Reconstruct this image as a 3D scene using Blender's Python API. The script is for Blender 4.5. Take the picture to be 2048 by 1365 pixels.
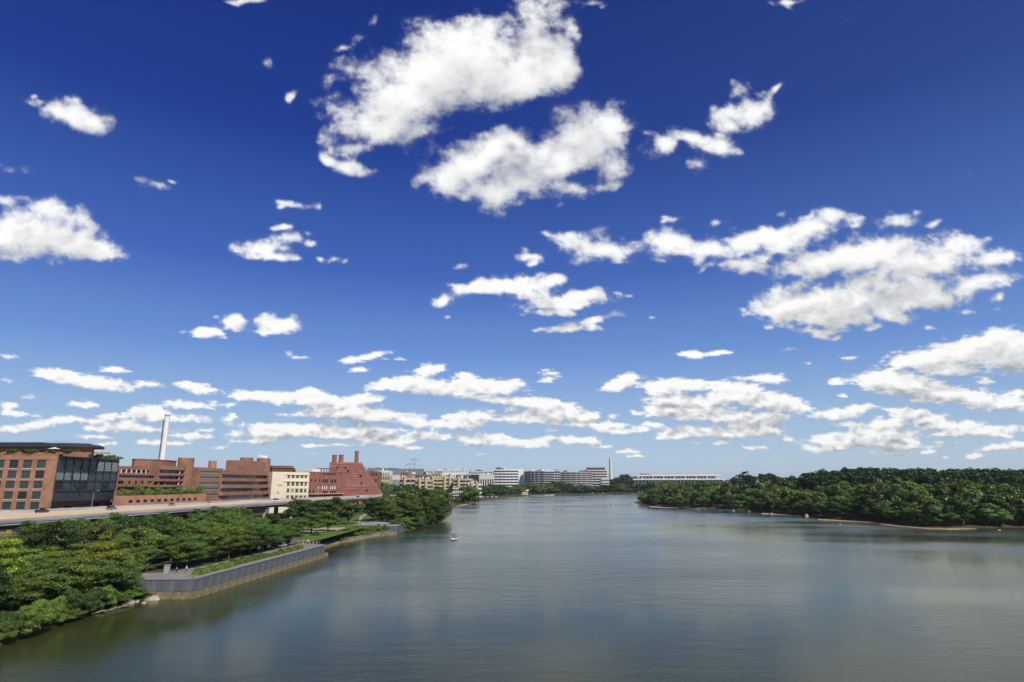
import bpy, math, random
import numpy as np
from mathutils import Vector

for _o in list(bpy.data.objects): bpy.data.objects.remove(_o)
C = bpy.context.scene.collection
SC = bpy.context.scene
rnd = random.Random(7)

# ------------------------------------------------------------------ camera, sky, sun, exposure
CAM_H = 25.0; PITCH = math.radians(12.95); FOC = 1250.0 / 2048.0
cd = bpy.data.cameras.new('camera'); cam = bpy.data.objects.new('camera', cd); C.objects.link(cam)
cam.location = (0, 0, CAM_H); cam.rotation_euler = (math.pi / 2 + PITCH, 0, 0)
cd.sensor_width = 36; cd.lens = 36 * FOC; cd.clip_start = 0.5; cd.clip_end = 90000
SC.camera = cam
SUN_EL = math.radians(42); SUN_AZ = math.radians(142)      # clockwise from +Y
w = bpy.data.worlds.new('World'); SC.world = w; w.use_nodes = True
nt = w.node_tree; nt.nodes.clear()
sky = nt.nodes.new('ShaderNodeTexSky'); sky.sky_type = 'NISHITA'; sky.sun_disc = False
sky.sun_elevation = SUN_EL; sky.sun_rotation = SUN_AZ; sky.altitude = 50; sky.air_density = 1.0; sky.dust_density = 0.6; sky.ozone_density = 3.0
geo = nt.nodes.new('ShaderNodeTexCoord'); sep = nt.nodes.new('ShaderNodeSeparateXYZ')
nt.links.new(geo.outputs['Generated'], sep.inputs[0])
ramp = nt.nodes.new('ShaderNodeValToRGB'); nt.links.new(sep.outputs['Z'], ramp.inputs[0])
cr = ramp.color_ramp
SKYSTOPS = [(0.0, (.50, .63, .77)), (.04, (.45, .60, .76)), (.10, (.33, .50, .76)), (.20, (.145, .29, .68)), (.32, (.052, .135, .48)), (.50, (.013, .047, .275)), (.66, (.008, .031, .21)), (1.0, (.007, .028, .19))]
while len(cr.elements) < len(SKYSTOPS): cr.elements.new(.5)
for e, (p, c) in zip(cr.elements, SKYSTOPS): e.position = p; e.color = (*c, 1)
SKY_STRENGTH = 0.10
scl = nt.nodes.new('ShaderNodeVectorMath'); scl.operation = 'SCALE'; scl.inputs['Scale'].default_value = 1.0 / SKY_STRENGTH
nt.links.new(ramp.outputs[0], scl.inputs[0])
# the air is a little lighter towards the sun-side (right), as in polarised blue skies
mx = nt.nodes.new('ShaderNodeMix'); mx.data_type = 'RGBA'; mx.inputs[0].default_value = 0.06
nt.links.new(scl.outputs[0], mx.inputs['A']); nt.links.new(sky.outputs[0], mx.inputs['B'])
mr = nt.nodes.new('ShaderNodeMapRange'); mr.inputs[1].default_value = -0.15; mr.inputs[2].default_value = .75; mr.inputs[3].default_value = 0.02; mr.inputs[4].default_value = 0.20
nt.links.new(sep.outputs['X'], mr.inputs[0]); nt.links.new(mr.outputs[0], mx.inputs[0])
bg = nt.nodes.new('ShaderNodeBackground'); bg.inputs['Strength'].default_value = SKY_STRENGTH
nt.links.new(mx.outputs['Result'], bg.inputs[0])
wo = nt.nodes.new('ShaderNodeOutputWorld'); nt.links.new(bg.outputs[0], wo.inputs[0])
sl = bpy.data.lights.new('sun', 'SUN'); sl.energy = 4.1; sl.angle = math.radians(.53); sl.color = (1.0, .955, .88)
sun = bpy.data.objects.new('sun', sl); C.objects.link(sun)
SUNV = Vector((math.sin(SUN_AZ) * math.cos(SUN_EL), math.cos(SUN_AZ) * math.cos(SUN_EL), math.sin(SUN_EL)))
sun.rotation_euler = SUNV.to_track_quat('Z', 'Y').to_euler(); sun.location = (0, -50, 300)
SC.view_settings.view_transform = 'Standard'; SC.view_settings.look = 'None'; SC.view_settings.exposure = 0.0; SC.view_settings.gamma = 1
SC.view_settings.use_curve_mapping = False
SC.render.engine = 'CYCLES'; SC.cycles.max_bounces = 6; SC.cycles.diffuse_bounces = 2; SC.cycles.glossy_bounces = 3
SC.cycles.transparent_max_bounces = 8; SC.cycles.use_denoising = True; SC.cycles.caustics_reflective = False; SC.cycles.caustics_refractive = False

# ------------------------------------------------------------------ measuring helpers (photo pixel -> place)
def ray(px, py):
    a = (px - 1024) / 1250.0; b = -(py - 682.5) / 1250.0
    return (a, math.cos(PITCH) - b * math.sin(PITCH), math.sin(PITCH) + b * math.cos(PITCH))
def G(px, py, z=0.0):
    d = ray(px, py); t = (z - CAM_H) / d[2]; return (d[0] * t, d[1] * t)
def XZ(px, py, Y):
    d = ray(px, py); t = Y / d[1]; return (d[0] * t, CAM_H + d[2] * t)

# ------------------------------------------------------------------ naming, parts, mesh builder
def put(o, parent=None, loc=None, rz=None):
    C.objects.link(o)
    if parent is not None: o.parent = parent
    if loc is not None: o.location = loc
    if rz is not None: o.rotation_euler = (0, 0, rz)
    return o
def tag(o, label, cat, group=None, kind=None):
    if label: o['label'] = label
    if cat: o['category'] = cat
    if group: o['group'] = group
    if kind: o['kind'] = kind
    return o
def thing(name, label, cat, loc=(0, 0, 0), rz=0, group=None):
    o = bpy.data.objects.new(name, None); o.empty_display_size = 1
    put(o, None, loc, rz); return tag(o, label, cat, group)
class MB:
    def __init__(s): s.v = []; s.f = []
    def quad(s, a, b, c, d):
        n = len(s.v); s.v += [a, b, c, d]; s.f.append((n, n + 1, n + 2, n + 3)); return s
    def box(s, x0, x1, y0, y1, z0, z1):
        n = len(s.v)
        s.v += [(x0, y0, z0), (x1, y0, z0), (x1, y1, z0), (x0, y1, z0), (x0, y0, z1), (x1, y0, z1), (x1, y1, z1), (x0, y1, z1)]
        s.f += [tuple(n + i for i in q) for q in ((3, 2, 1, 0), (4, 5, 6, 7), (0, 1, 5, 4), (1, 2, 6, 5), (2, 3, 7, 6), (3, 0, 4, 7))]; return s
    def prism(s, poly, z0, z1, top=None):
        n = len(s.v); k = len(poly); t = top or poly
        s.v += [(p[0], p[1], z0) for p in poly] + [(p[0], p[1], z1) for p in t]
        s.f.append(tuple(n + i for i in range(k - 1, -1, -1))); s.f.append(tuple(n + k + i for i in range(k)))
        for i in range(k): j = (i + 1) % k; s.f.append((n + i, n + j, n + k + j, n + k + i))
        return s
    def tube(s, a, b, r0, r1, k=8):
        a = Vector(a); b = Vector(b); d = (b - a).normalized(); u = d.orthogonal().normalized(); w2 = d.cross(u); n = len(s.v)
        for c, r in ((a, r0), (b, r1)):
            for i in range(k):
                t = 2 * math.pi * i / k; s.v.append(tuple(c + u * (r * math.cos(t)) + w2 * (r * math.sin(t))))
        for i in range(k): j = (i + 1) % k; s.f.append((n + i, n + j, n + k + j, n + k + i))
        s.f.append(tuple(n + i for i in range(k - 1, -1, -1))); s.f.append(tuple(n + k + i for i in range(k))); return s
    def sweep(s, pts, prof):                         # pts: (x,y,z) path; prof: (offset right, height)
        n = len(s.v); k = len(prof); m = len(pts)
        for i, p in enumerate(pts):
            q0 = pts[max(i - 1, 0)]; q1 = pts[min(i + 1, m - 1)]; dx, dy = q1[0] - q0[0], q1[1] - q0[1]; L = math.hypot(dx, dy) or 1
            nx, ny = dy / L, -dx / L
            for o, h in prof: s.v.append((p[0] + nx * o, p[1] + ny * o, p[2] + h))
        for i in range(m - 1):
            for j in range(k):
                j2 = (j + 1) % k; a = n + i * k
                s.f.append((a + j, a + j2, a + k + j2, a + k + j))
        s.f.append(tuple(n + j for j in range(k))); s.f.append(tuple(n + (m - 1) * k + j for j in range(k - 1, -1, -1))); return s
    def mesh(s, name, mat, smooth=False):
        me = bpy.data.meshes.new(name); me.from_pydata([tuple(v) for v in s.v], [], s.f)
        if mat: me.materials.append(mat)
        if smooth: me.polygons.foreach_set('use_smooth', [True] * len(me.polygons))
        me.update(); return me
    def obj(s, name, mat, parent=None, loc=None, rz=None, smooth=False):
        return put(bpy.data.objects.new(name, s.mesh(name, mat, smooth)), parent, loc, rz)
def npmesh(name, V, Fq, mat, smooth=False):
    """V (n,3), Fq (m,4) quads"""
    me = bpy.data.meshes.new(name); n = len(V); m = len(Fq); k = Fq.shape[1]
    me.vertices.add(n); me.vertices.foreach_set('co', V.astype(np.float32).ravel())
    me.loops.add(m * k); me.loops.foreach_set('vertex_index', Fq.astype(np.int32).ravel())
    me.polygons.add(m); me.polygons.foreach_set('loop_start', np.arange(0, m * k, k, dtype=np.int32)); me.polygons.foreach_set('loop_total', np.full(m, k, dtype=np.int32))
    if smooth: me.polygons.foreach_set('use_smooth', np.ones(m, dtype=bool))
    if mat: me.materials.append(mat)
    me.update(calc_edges=True); return me
ORD = ['first', 'second', 'third', 'fourth', 'fifth', 'sixth', 'seventh', 'eighth', 'ninth', 'tenth', 'eleventh', 'twelfth', 'thirteenth', 'fourteenth', 'fifteenth', 'sixteenth', 'seventeenth', 'eighteenth', 'nineteenth', 'twentieth']
def ordw(i):
    if i < 20: return ORD[i]
    tens = ['', '', 'twenty', 'thirty', 'forty', 'fifty', 'sixty', 'seventy', 'eighty', 'ninety'][(i + 1) // 10]
    r = (i + 1) % 10
    return (tens[:-1] + 'ieth') if r == 0 else tens + '-' + ORD[r - 1]

# ------------------------------------------------------------------ materials
def mat(name, col, rough=.8, var=.12, scale=.4, spec=.15, metal=0, bump=0, col2=None, streak=None):
    m = bpy.data.materials.new(name); m.use_nodes = True; t = m.node_tree; N = t.nodes; L = t.links
    p = N['Principled BSDF']; p.inputs['Roughness'].default_value = rough; p.inputs['Specular IOR Level'].default_value = spec; p.inputs['Metallic'].default_value = metal
    tc = N.new('ShaderNodeTexCoord'); nz = N.new('ShaderNodeTexNoise'); nz.inputs['Scale'].default_value = scale; nz.inputs['Detail'].default_value = 6; nz.inputs['Roughness'].default_value = .6
    if streak:
        mp = N.new('ShaderNodeMapping'); mp.inputs['Scale'].default_value = streak; L.new(tc.outputs['Object'], mp.inputs[0]); L.new(mp.outputs[0], nz.inputs[0])
    else: L.new(tc.outputs['Object'], nz.inputs[0])
    r = N.new('ShaderNodeValToRGB'); L.new(nz.outputs[0], r.inputs[0])
    c2 = col2 or tuple(min(1, c * (1 + var)) for c in col); c1 = tuple(c * (1 - var) for c in col)
    r.color_ramp.elements[0].position = .32; r.color_ramp.elements[0].color = (*c1, 1); r.color_ramp.elements[1].position = .68; r.color_ramp.elements[1].color = (*c2, 1)
    L.new(r.outputs[0], p.inputs['Base Color'])
    if bump:
        b = N.new('ShaderNodeBump'); b.inputs['Strength'].default_value = bump; b.inputs['Distance'].default_value = .1
        n2 = N.new('ShaderNodeTexNoise'); n2.inputs['Scale'].default_value = scale * 8; L.new(tc.outputs['Object'], n2.inputs[0]); L.new(n2.outputs[0], b.inputs['Height']); L.new(b.outputs[0], p.inputs['Normal'])
    return m
def brick(name, col, mortar=(.38, .33, .28), s=1.0):
    m = mat(name, col, .88, .24, .22)
    t = m.node_tree; N = t.nodes; L = t.links; p = N['Principled BSDF']; src = p.inputs['Base Color'].links[0].from_socket
    bt = N.new('ShaderNodeTexBrick'); bt.inputs['Scale'].default_value = 4.0 * s; bt.inputs['Mortar Size'].default_value = .012; bt.inputs['Color1'].default_value = (1.08, 1.04, 1.0, 1); bt.inputs['Color2'].default_value = (.86, .87, .9, 1); bt.inputs['Mortar'].default_value = (1.15, 1.25, 1.35, 1)
    tc = N.new('ShaderNodeTexCoord'); mp = N.new('ShaderNodeMapping'); mp.inputs['Rotation'].default_value = (math.pi / 2, 0, 0); L.new(tc.outputs['Object'], mp.inputs[0]); L.new(mp.outputs[0], bt.inputs[0])
    mu = N.new('ShaderNodeMix'); mu.data_type = 'RGBA'; mu.blend_type = 'MULTIPLY'; mu.inputs[0].default_value = 1; L.new(src, mu.inputs['A']); L.new(bt.outputs[0], mu.inputs['B']); L.new(mu.outputs['Result'], p.inputs['Base Color'])
    return m
def glass(name, col, rough=.12, spec=.7):
    m = mat(name, col, rough, .35, .22, spec); return m
def leafmat(name, col, tr=.18):
    m = bpy.data.materials.new(name); m.use_nodes = True; t = m.node_tree; N = t.nodes; L = t.links; N.clear()
    out = N.new('ShaderNodeOutputMaterial'); d = N.new('ShaderNodeBsdfDiffuse'); tl = N.new('ShaderNodeBsdfTranslucent'); g = N.new('ShaderNodeBsdfGlossy'); g.inputs['Roughness'].default_value = .45
    mx = N.new('ShaderNodeMixShader'); mx.inputs[0].default_value = tr; m2 = N.new('ShaderNodeMixShader'); m2.inputs[0].default_value = .035
    oi = N.new('ShaderNodeObjectInfo'); hs = N.new('ShaderNodeHueSaturation'); hs.inputs['Color'].default_value = (*col, 1)
    a = N.new('ShaderNodeMapRange'); a.inputs[3].default_value = .478; a.inputs[4].default_value = .514; L.new(oi.outputs['Random'], a.inputs[0]); L.new(a.outputs[0], hs.inputs['Hue'])
    tc = N.new('ShaderNodeTexCoord'); nz = N.new('ShaderNodeTexNoise'); nz.inputs['Scale'].default_value = 7; nz.inputs['Detail'].default_value = 5; L.new(tc.outputs['Object'], nz.inputs[0])
    b = N.new('ShaderNodeMapRange'); b.inputs[1].default_value = .3; b.inputs[2].default_value = .7; b.inputs[3].default_value = .6; b.inputs[4].default_value = 1.4; L.new(nz.outputs[0], b.inputs[0])
    c = N.new('ShaderNodeMath'); c.operation = 'MULTIPLY_ADD'; L.new(oi.outputs['Random'], c.inputs[0]); c.inputs[1].default_value = .5; c.inputs[2].default_value = .75
    e = N.new('ShaderNodeMath'); e.operation = 'MULTIPLY'; L.new(b.outputs[0], e.inputs[0]); L.new(c.outputs[0], e.inputs[1]); L.new(e.outputs[0], hs.inputs['Value'])
    for s in (d, tl): L.new(hs.outputs[0], s.inputs['Color'])
    L.new(d.outputs[0], mx.inputs[1]); L.new(tl.outputs[0], mx.inputs[2]); L.new(mx.outputs[0], m2.inputs[1]); L.new(g.outputs[0], m2.inputs[2]); L.new(m2.outputs[0], out.inputs[0]); return m
M = dict(
        brick_warm=brick('brick_orange', (.38, .20, .125)), brick_red=brick('brick_red', (.30, .125, .09)), brick_brown=brick('brick_brown', (.26, .145, .10)),
    brick_terra=brick('brick_terracotta', (.30, .155, .105)), cream=mat('cream_stucco', (.72, .65, .48), .85, .05, .3), tan=mat('tan_stone', (.52, .43, .27), .85, .12, .2),
    sill=mat('limestone_sill', (.55, .50, .44), .8, .08), glass_green=glass('green_glass', (.05, .085, .07)), glass_dark=glass('dark_glass', (.014, .018, .024)), glass_pale=glass('glass_with_blinds', (.24, .30, .29), .25),
    glass_teal=glass('teal_window', (.22, .36, .33), .25), glass_purple=glass('tinted_glass', (.035, .035, .055)), steel_dark=mat('dark_painted_steel', (.028, .033, .045), .45, .2, .5, .5),
    roof_dark=mat('dark_roofing', (.045, .05, .062), .7, .2), white=mat('white_paint', (.83, .82, .79), .6, .04), offwhite=mat('off_white_concrete', (.66, .64, .60), .8, .07), concrete=mat('grey_concrete', (.36, .36, .36), .85, .12, .3, bump=.2),
    barrier=mat('pale_barrier_concrete', (.40, .40, .41), .8, .30, .25, streak=(.12, .12, 2.5)), deck=mat('tan_road_concrete', (.74, .56, .34), 1.0, .10, .08), girder=mat('dark_brown_girder', (.055, .045, .04), .7, .3),  # deck is plain tan concrete; girder a very dark brown
    wallgrey=mat('blue_grey_wall_panel', (.12, .128, .14), .85, .26, .5, bump=.3, streak=(1, 1, .25)), stone=mat('old_tan_stone', (.215, .185, .115), .9, .42, .7, bump=.5), coping=mat('grey_coping', (.30, .29, .28), .85, .15), paving=mat('grey_brown_paving', (.27, .24, .21), .9, .15, .5),
    lawn=mat('lawn', (.105, .165, .035), .95, .25, .3), path=mat('tan_path', (.46, .38, .24), .95, .1, .2), sand=mat('brown_sand', (.36, .26, .15), .95, .2, .4), rock=mat('pale_river_rock', (.42, .37, .28), .9, .25, .9, bump=.4), wood=mat('weathered_driftwood', (.24, .20, .15), .9, .25, 1.5),
    bark=mat('grey_brown_bark', (.11, .085, .06), .95, .25, 2), tyre=mat('black_rubber', (.02, .02, .02), .8, .1), chrome=mat('bright_metal', (.6, .6, .6), .3, .05, metal=.9), lamp_glass=mat('lamp_glass', (.8, .8, .75), .2, .03),
    carpaint_black=mat('black_car_paint', (.02, .021, .028), .25, .05, spec=.6), carpaint_blue=mat('grey_blue_car_paint', (.13, .17, .23), .3, .05, spec=.6), carpaint_white=mat('white_car_paint', (.75, .75, .75), .3, .04, spec=.6), carpaint_silver=mat('silver_car_paint', (.42, .43, .45), .3, .05, spec=.6, metal=.3), carpaint_red=mat('red_car_paint', (.35, .05, .04), .3, .05, spec=.6),
    obelisk=mat('pale_marble', (.66, .62, .55), .8, .05, .05), kc=mat('white_marble', (.80, .79, .76), .7, .04, .05), kc_dark=mat('bronze_curtain', (.16, .16, .16), .6, .2, .1), roof_green=mat('grey_green_roof', (.20, .235, .235), .7, .1, .02), roof_brown=mat('brown_roof_screen', (.14, .075, .055), .8, .1),
    blue=mat('blue_canvas', (.05, .10, .22), .7, .1), umbrella=mat('white_canvas', (.75, .72, .66), .8, .05), skin=mat('skin', (.42, .27, .2), .6, .05), cloth_red=mat('red_cloth', (.4, .05, .05), .9, .1), cloth_navy=mat('navy_cloth', (.03, .04, .08), .9, .1), cloth_white=mat('white_cloth', (.75, .75, .75), .9, .05),
    orange=mat('orange_plastic', (.7, .18, .04), .5, .05), dock=mat('timber_dock', (.36, .22, .14), .9, .15, .8))
LEAF = dict(dark=leafmat('leaves_dark_green', (.056, .102, .020)), mid=leafmat('leaves_mid_green', (.105, .180, .034)), olive=leafmat('leaves_olive', (.130, .172, .034)), bright=leafmat('leaves_yellow_green', (.27, .34, .036), .35), fresh=leafmat('leaves_fresh_green', (.175, .275, .046), .3), deep=leafmat('leaves_deep_green', (.038, .074, .022)))


# ------------------------------------------------------------------ the sky dome: cloud cover by direction, with the clouds' light and shade painted in
CLOUDS = [
# cx, cy, rx, ry, rot, strength
(770,262,108,46,10,1),(800,190,128,72,-15,1),(880,150,110,75,-20,1),(935,110,85,70,-20,1),(965,165,85,55,-30,.9),(870,75,55,40,0,.65),(950,55,60,34,0,.7),(740,125,62,45,-30,.6),
(1088,95,58,72,0,1),(1070,155,62,48,-30,.85),(1105,125,50,42,0,1),(1065,18,40,34,0,.65),(1030,185,60,34,-30,.75),
(935,335,78,48,-20,1),(990,300,62,34,-25,.9),(900,372,40,32,0,.9),
(1130,300,92,55,-30,1.05),(1185,285,75,55,-10,1.05),(1222,255,38,34,0,.9),(1060,350,85,42,-25,1.05),(995,390,42,30,-10,.85),(1140,385,52,26,0,.6),(1225,335,42,34,0,.6),
(1330,285,32,20,-35,.8),(1380,272,45,18,20,.85),(1432,292,34,22,10,.85),(1385,320,28,17,0,.6),
(1480,185,26,22,-45,.75),(1505,228,52,32,-15,.95),(1435,240,28,24,0,.6),(1552,180,18,9,-50,.7),
(540,128,15,14,30,.5),(577,190,15,8,-40,.5),(748,45,18,11,-30,.5),(672,132,25,18,0,.55),(680,95,15,9,0,.5),(700,337,42,17,18,.8),(655,317,22,9,20,.55),(833,374,16,15,-40,.6),
(150,238,60,32,5,1),(175,245,42,30,20,1),(48,208,25,11,10,.5),
(105,480,125,44,8,1.05),(20,470,55,42,0,1),(95,415,48,28,15,.95),(5,400,35,16,20,.8),(160,440,30,20,20,.6),(30,343,38,13,0,.5),(185,498,50,26,5,1),
(310,367,38,10,12,.6),(1180,5,40,10,0,.6),(1575,3,30,9,0,.9),(500,0,40,6,0,.6),
(592,413,32,10,8,.75),(640,418,12,12,0,.5),(560,455,22,6,0,.8),(580,480,38,15,10,.95),(515,500,55,20,5,.95),(560,516,40,9,0,.8),(668,520,26,8,-25,.55),
(1058,514,30,11,0,.85),(915,529,18,9,0,.7),
(1200,497,82,30,3,1),(1130,478,40,12,-10,.6),(1350,485,58,30,5,1),(1420,500,90,15,0,.95),(1500,480,60,20,-8,.9),(1545,478,35,18,0,.9),
(1348,438,25,7,-8,.55),(1430,450,12,8,0,.6),(1455,447,12,5,0,.6),
(1615,455,80,27,-12,1),(1662,430,30,18,0,.85),(1565,490,40,18,-20,.9),(1712,435,30,12,0,.6),(1795,438,60,20,-5,.65),
(1485,530,48,22,0,.9),(1410,527,32,10,0,.6),
(1740,508,128,38,-8,1),(1615,530,85,25,-10,.85),(1830,535,140,34,-8,1),(1690,600,190,34,-6,1.05),(1590,612,95,30,5,1.05),(1850,597,130,32,-10,1.05),(1670,640,85,24,0,1),(1640,667,52,10,0,.8),(1920,488,48,26,0,.75),(1995,515,45,15,-8,.8),(1960,562,50,20,-10,.9),
(955,578,55,18,-8,1),(1035,573,70,24,-3,1),(1110,560,32,12,-8,.85),(1115,606,85,19,0,1),(1180,592,50,15,5,.9),(1090,626,42,8,0,.6),
(880,600,24,14,0,.8),(890,632,20,6,0,.5),
(1190,637,60,9,-10,.9),(1140,656,58,11,-5,.85),(1265,592,14,6,0,.7),(1305,633,14,4,0,.5),
(462,641,28,15,0,.9),(548,646,60,19,0,1),(535,662,30,10,0,.85),(412,666,32,12,-8,.95),(366,665,13,5,0,.5),
(595,715,35,8,12,.6),(560,703,20,5,10,.45),(742,714,45,10,-10,.85),(690,722,20,8,0,.6),(725,739,32,8,-4,.8),(800,718,32,5,0,.45),
(860,740,35,13,-10,1),(1100,750,30,12,0,.5),(1095,762,18,7,0,.75),(1385,710,32,10,0,.9),(1448,706,30,7,0,.9),
(1120,700,14,5,0,.4),(1580,700,22,6,-5,.4),(1695,716,25,8,-10,.6),(1865,657,22,8,0,.45),(1990,620,16,6,0,.4),
(98,746,45,13,5,1),(185,765,100,17,8,1),(228,741,30,7,5,.95),(302,770,30,8,5,.85),(395,777,42,12,8,.95),(370,767,22,8,0,.85),(20,713,22,8,0,.6),(15,760,20,6,0,.5),
(520,793,68,14,5,1),(630,800,78,16,3,1),(725,800,50,14,-6,1),(620,783,30,10,0,.9),
(800,770,70,13,0,1),(900,775,105,20,2,1),(990,773,70,16,0,1),(935,752,22,9,0,.9),
(1245,762,42,15,-15,1),(1222,777,30,9,-5,.95),(1340,772,62,17,-5,1),(1415,772,90,12,3,1),(1490,775,30,8,0,.8),(1545,758,40,13,0,.95),(1480,757,30,6,0,.6),
(1890,708,115,26,-9,1),(1990,690,85,28,-8,1),(2040,715,90,42,0,1),(1845,718,60,13,-12,.95),
(1800,767,90,24,5,1),(1900,792,130,22,6,1),(2010,808,75,17,3,1),(1757,758,42,13,-5,.95),(1905,740,60,17,0,.8),(1970,765,30,10,0,.6),(2035,785,20,8,0,.8),
(1673,766,20,9,0,.9),(1685,793,12,4,0,.75),(1615,725,16,5,0,.4),
(62,793,18,7,-8,.6),(165,808,34,10,3,.9),(20,812,22,8,0,.9),(35,827,40,7,3,.9),(375,808,50,11,5,1),(300,822,42,13,0,.95),(235,830,22,8,0,.85),(460,833,18,10,0,.85),
(135,841,65,8,0,1),(345,838,92,9,0,1),(210,833,20,6,0,.7),(60,853,50,8,-3,.9),(25,860,45,8,0,.95),(250,850,50,8,0,.9),(205,858,62,8,0,.95),(310,862,62,7,0,.9),(410,859,40,5,0,.85),(195,874,48,5,0,.9),(310,884,42,6,0,.95),(400,874,32,6,0,.9),(210,890,26,6,0,.7),(435,895,20,5,0,.75),
(735,832,118,18,4,1),(680,829,62,12,0,1),(835,846,30,8,3,.9),
(600,856,132,10,3,1),(545,868,80,12,0,1),(515,881,52,7,0,.95),(650,868,85,13,4,1),(745,868,70,15,4,1),(775,886,45,7,0,.95),(640,891,75,6,0,.75),(870,872,55,10,4,.95),
(1010,801,80,8,2,.95),(1080,812,78,17,6,1),(1155,832,80,15,5,1),(1060,835,72,13,0,1),(935,838,58,18,-8,1),(915,851,45,8,0,.95),
(955,880,52,15,0,1),(1040,886,75,14,3,1),(1120,880,62,8,0,.95),(1182,882,32,8,0,.95),(1240,862,50,8,4,.95),(1208,857,28,9,0,.95),(1110,862,18,5,0,.75),
(1345,800,52,15,0,1),(1430,800,100,13,-3,.95),(1530,800,85,17,6,1),(1590,812,38,13,5,.95),(1335,825,38,14,0,1),(1425,832,85,17,0,.9),(1505,836,75,17,0,.95),(1378,860,66,9,0,.95),(1345,873,42,10,0,.95),(1450,868,82,11,0,1),(1520,858,60,14,0,.95),(1505,896,28,9,0,.95),(1440,886,25,6,0,.8),
(1690,822,58,9,-6,.95),(1662,832,30,8,0,.85),(1725,815,30,9,0,.85),
(1700,882,92,19,-4,1),(1655,896,48,9,0,.95),(1765,870,62,22,0,1),(1805,890,50,14,0,1),(1780,849,40,11,0,.95),
(1835,835,62,12,4,1),(1905,850,85,14,4,1),(1965,866,72,11,4,1),(1900,868,60,7,0,.9),(2015,858,42,8,0,.8),
(1880,886,14,9,0,.6),(1910,885,14,5,0,.6),(2000,895,45,9,0,.85),(1945,910,30,6,0,.8),(2035,890,30,9,0,.8),(1890,915,10,4,0,.5),(960,909,12,4,0,.5),(620,905,20,3,0,.4),
]
def h2(ix,iy,seed):
    n=(ix.astype(np.int64)*374761393+iy.astype(np.int64)*668265263+seed*974634777)&0xffffffff
    n=((n^(n>>13))*1274126177)&0xffffffff
    n=n^(n>>16)
    return (n&0xffffff)/float(0x1000000)
def vnoise(x,y,seed):
    ix=np.floor(x);iy=np.floor(y);fx=x-ix;fy=y-iy
    ux=fx*fx*fx*(fx*(fx*6-15)+10);uy=fy*fy*fy*(fy*(fy*6-15)+10)
    ix=ix.astype(np.int64);iy=iy.astype(np.int64)
    def g(dx,dy):
        a=h2(ix+dx,iy+dy,seed)*6.2831853
        return np.cos(a)*(fx-dx)+np.sin(a)*(fy-dy)
    a=g(0,0);b=g(1,0);c=g(0,1);d=g(1,1)
    return (a*(1-ux)+b*ux)*(1-uy)+(c*(1-ux)+d*ux)*uy
def fbm(x,y,seed,octv,gain=.55,billow=False):
    s=np.zeros_like(x);a=1.;t=0.
    for o in range(octv):
        n=vnoise(x*2**o+17.3*o,y*2**o-9.1*o,seed+o)*1.5
        if billow: n=1-2*np.abs(n)*1.3
        s+=a*n;t+=a;a*=gain
    return s/t
_r=random.Random(12)
for (cx,cy,rx,ry,rot,st) in list(CLOUDS):
    if cy<690 and rx>24:
        for k in range(2):
            a=_r.uniform(0,6.28);d=_r.uniform(.95,1.25);q=_r.uniform(.16,.34)
            CLOUDS.append((cx+math.cos(a)*rx*d,cy+math.sin(a)*ry*d*1.1,rx*q+5,ry*q+3,_r.uniform(-35,25),_r.uniform(.34,.52)))
for k in range(46):
    y=_r.uniform(800,915);CLOUDS.append((_r.uniform(0,2048),y,_r.uniform(14,48),_r.uniform(3,6)+(915-y)*.02,0,_r.uniform(.55,.85)))
_CL=[CLOUDS]
def sm(a,b,x):
    t=np.clip((x-a)/(b-a),0,1);return t*t*(3-2*t)
def S(y): return 24+np.clip(930-y,-60,2000)*0.105
def base(X,Y):
    BL=_CL[0]
    F=np.ones_like(X)
    for cx,cy,rx,ry,rot,st in BL:
        R=max(rx,ry)*2.3
        m=(np.abs(X-cx)<R)&(np.abs(Y-cy)<R)
        if not m.any(): continue
        dx=X[m]-cx;dy=Y[m]-cy;a=np.radians(rot);c,s=np.cos(a),np.sin(a)
        u=(dx*c+dy*s)/rx;v=(-dx*s+dy*c)/ry
        v=np.where(v>0,v*1.2,v*1.0)
        r2=u*u+v*v
        F[m]*=1-np.clip(st*.95,0,.97)*np.exp(-r2*1.2)
    return 1-F
BANDS=[(34.,17.,850.,1200.),(62.,38.,600.,850.),(120.,95.,-400.,560.)]
def wts(Y):
    a=sm(640,840,Y);b=sm(280,600,Y)*(1-a)
    return a,b,1-a-b
def noises(X,Y,oct=6):
    W=wts(Y);out=[0,0,0,0]
    for i,(px,py,_,_) in enumerate(BANDS):
        w=W[i];m=w>1e-3
        if not m.any(): continue
        x=X[m]/px;y=Y[m]/py
        if i==2: x,y=(x+.35*y),(y-.35*x)
        wx=fbm(x*.6,y*.6,11+i,3);wy=fbm(x*.6+40,y*.6,23+i,3)
        n=fbm(x+wx*.5,y+wy*.5,5+i,oct,.57)
        b=fbm(x*.8+wx*.3,y*.8+wy*.3,71+i,5,.5,True)
        for j,q in enumerate((wx*px*(.34,.26,.20)[i],wy*py*(.34,.26,.20)[i],n,b)):
            z=np.zeros_like(X);z[m]=q*w[m];out[j]=out[j]+z
    return out
def dens(X,Y):
    wx,wy,n,b=noises(X,Y)
    return base(X+wx,Y+wy),n,b
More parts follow.
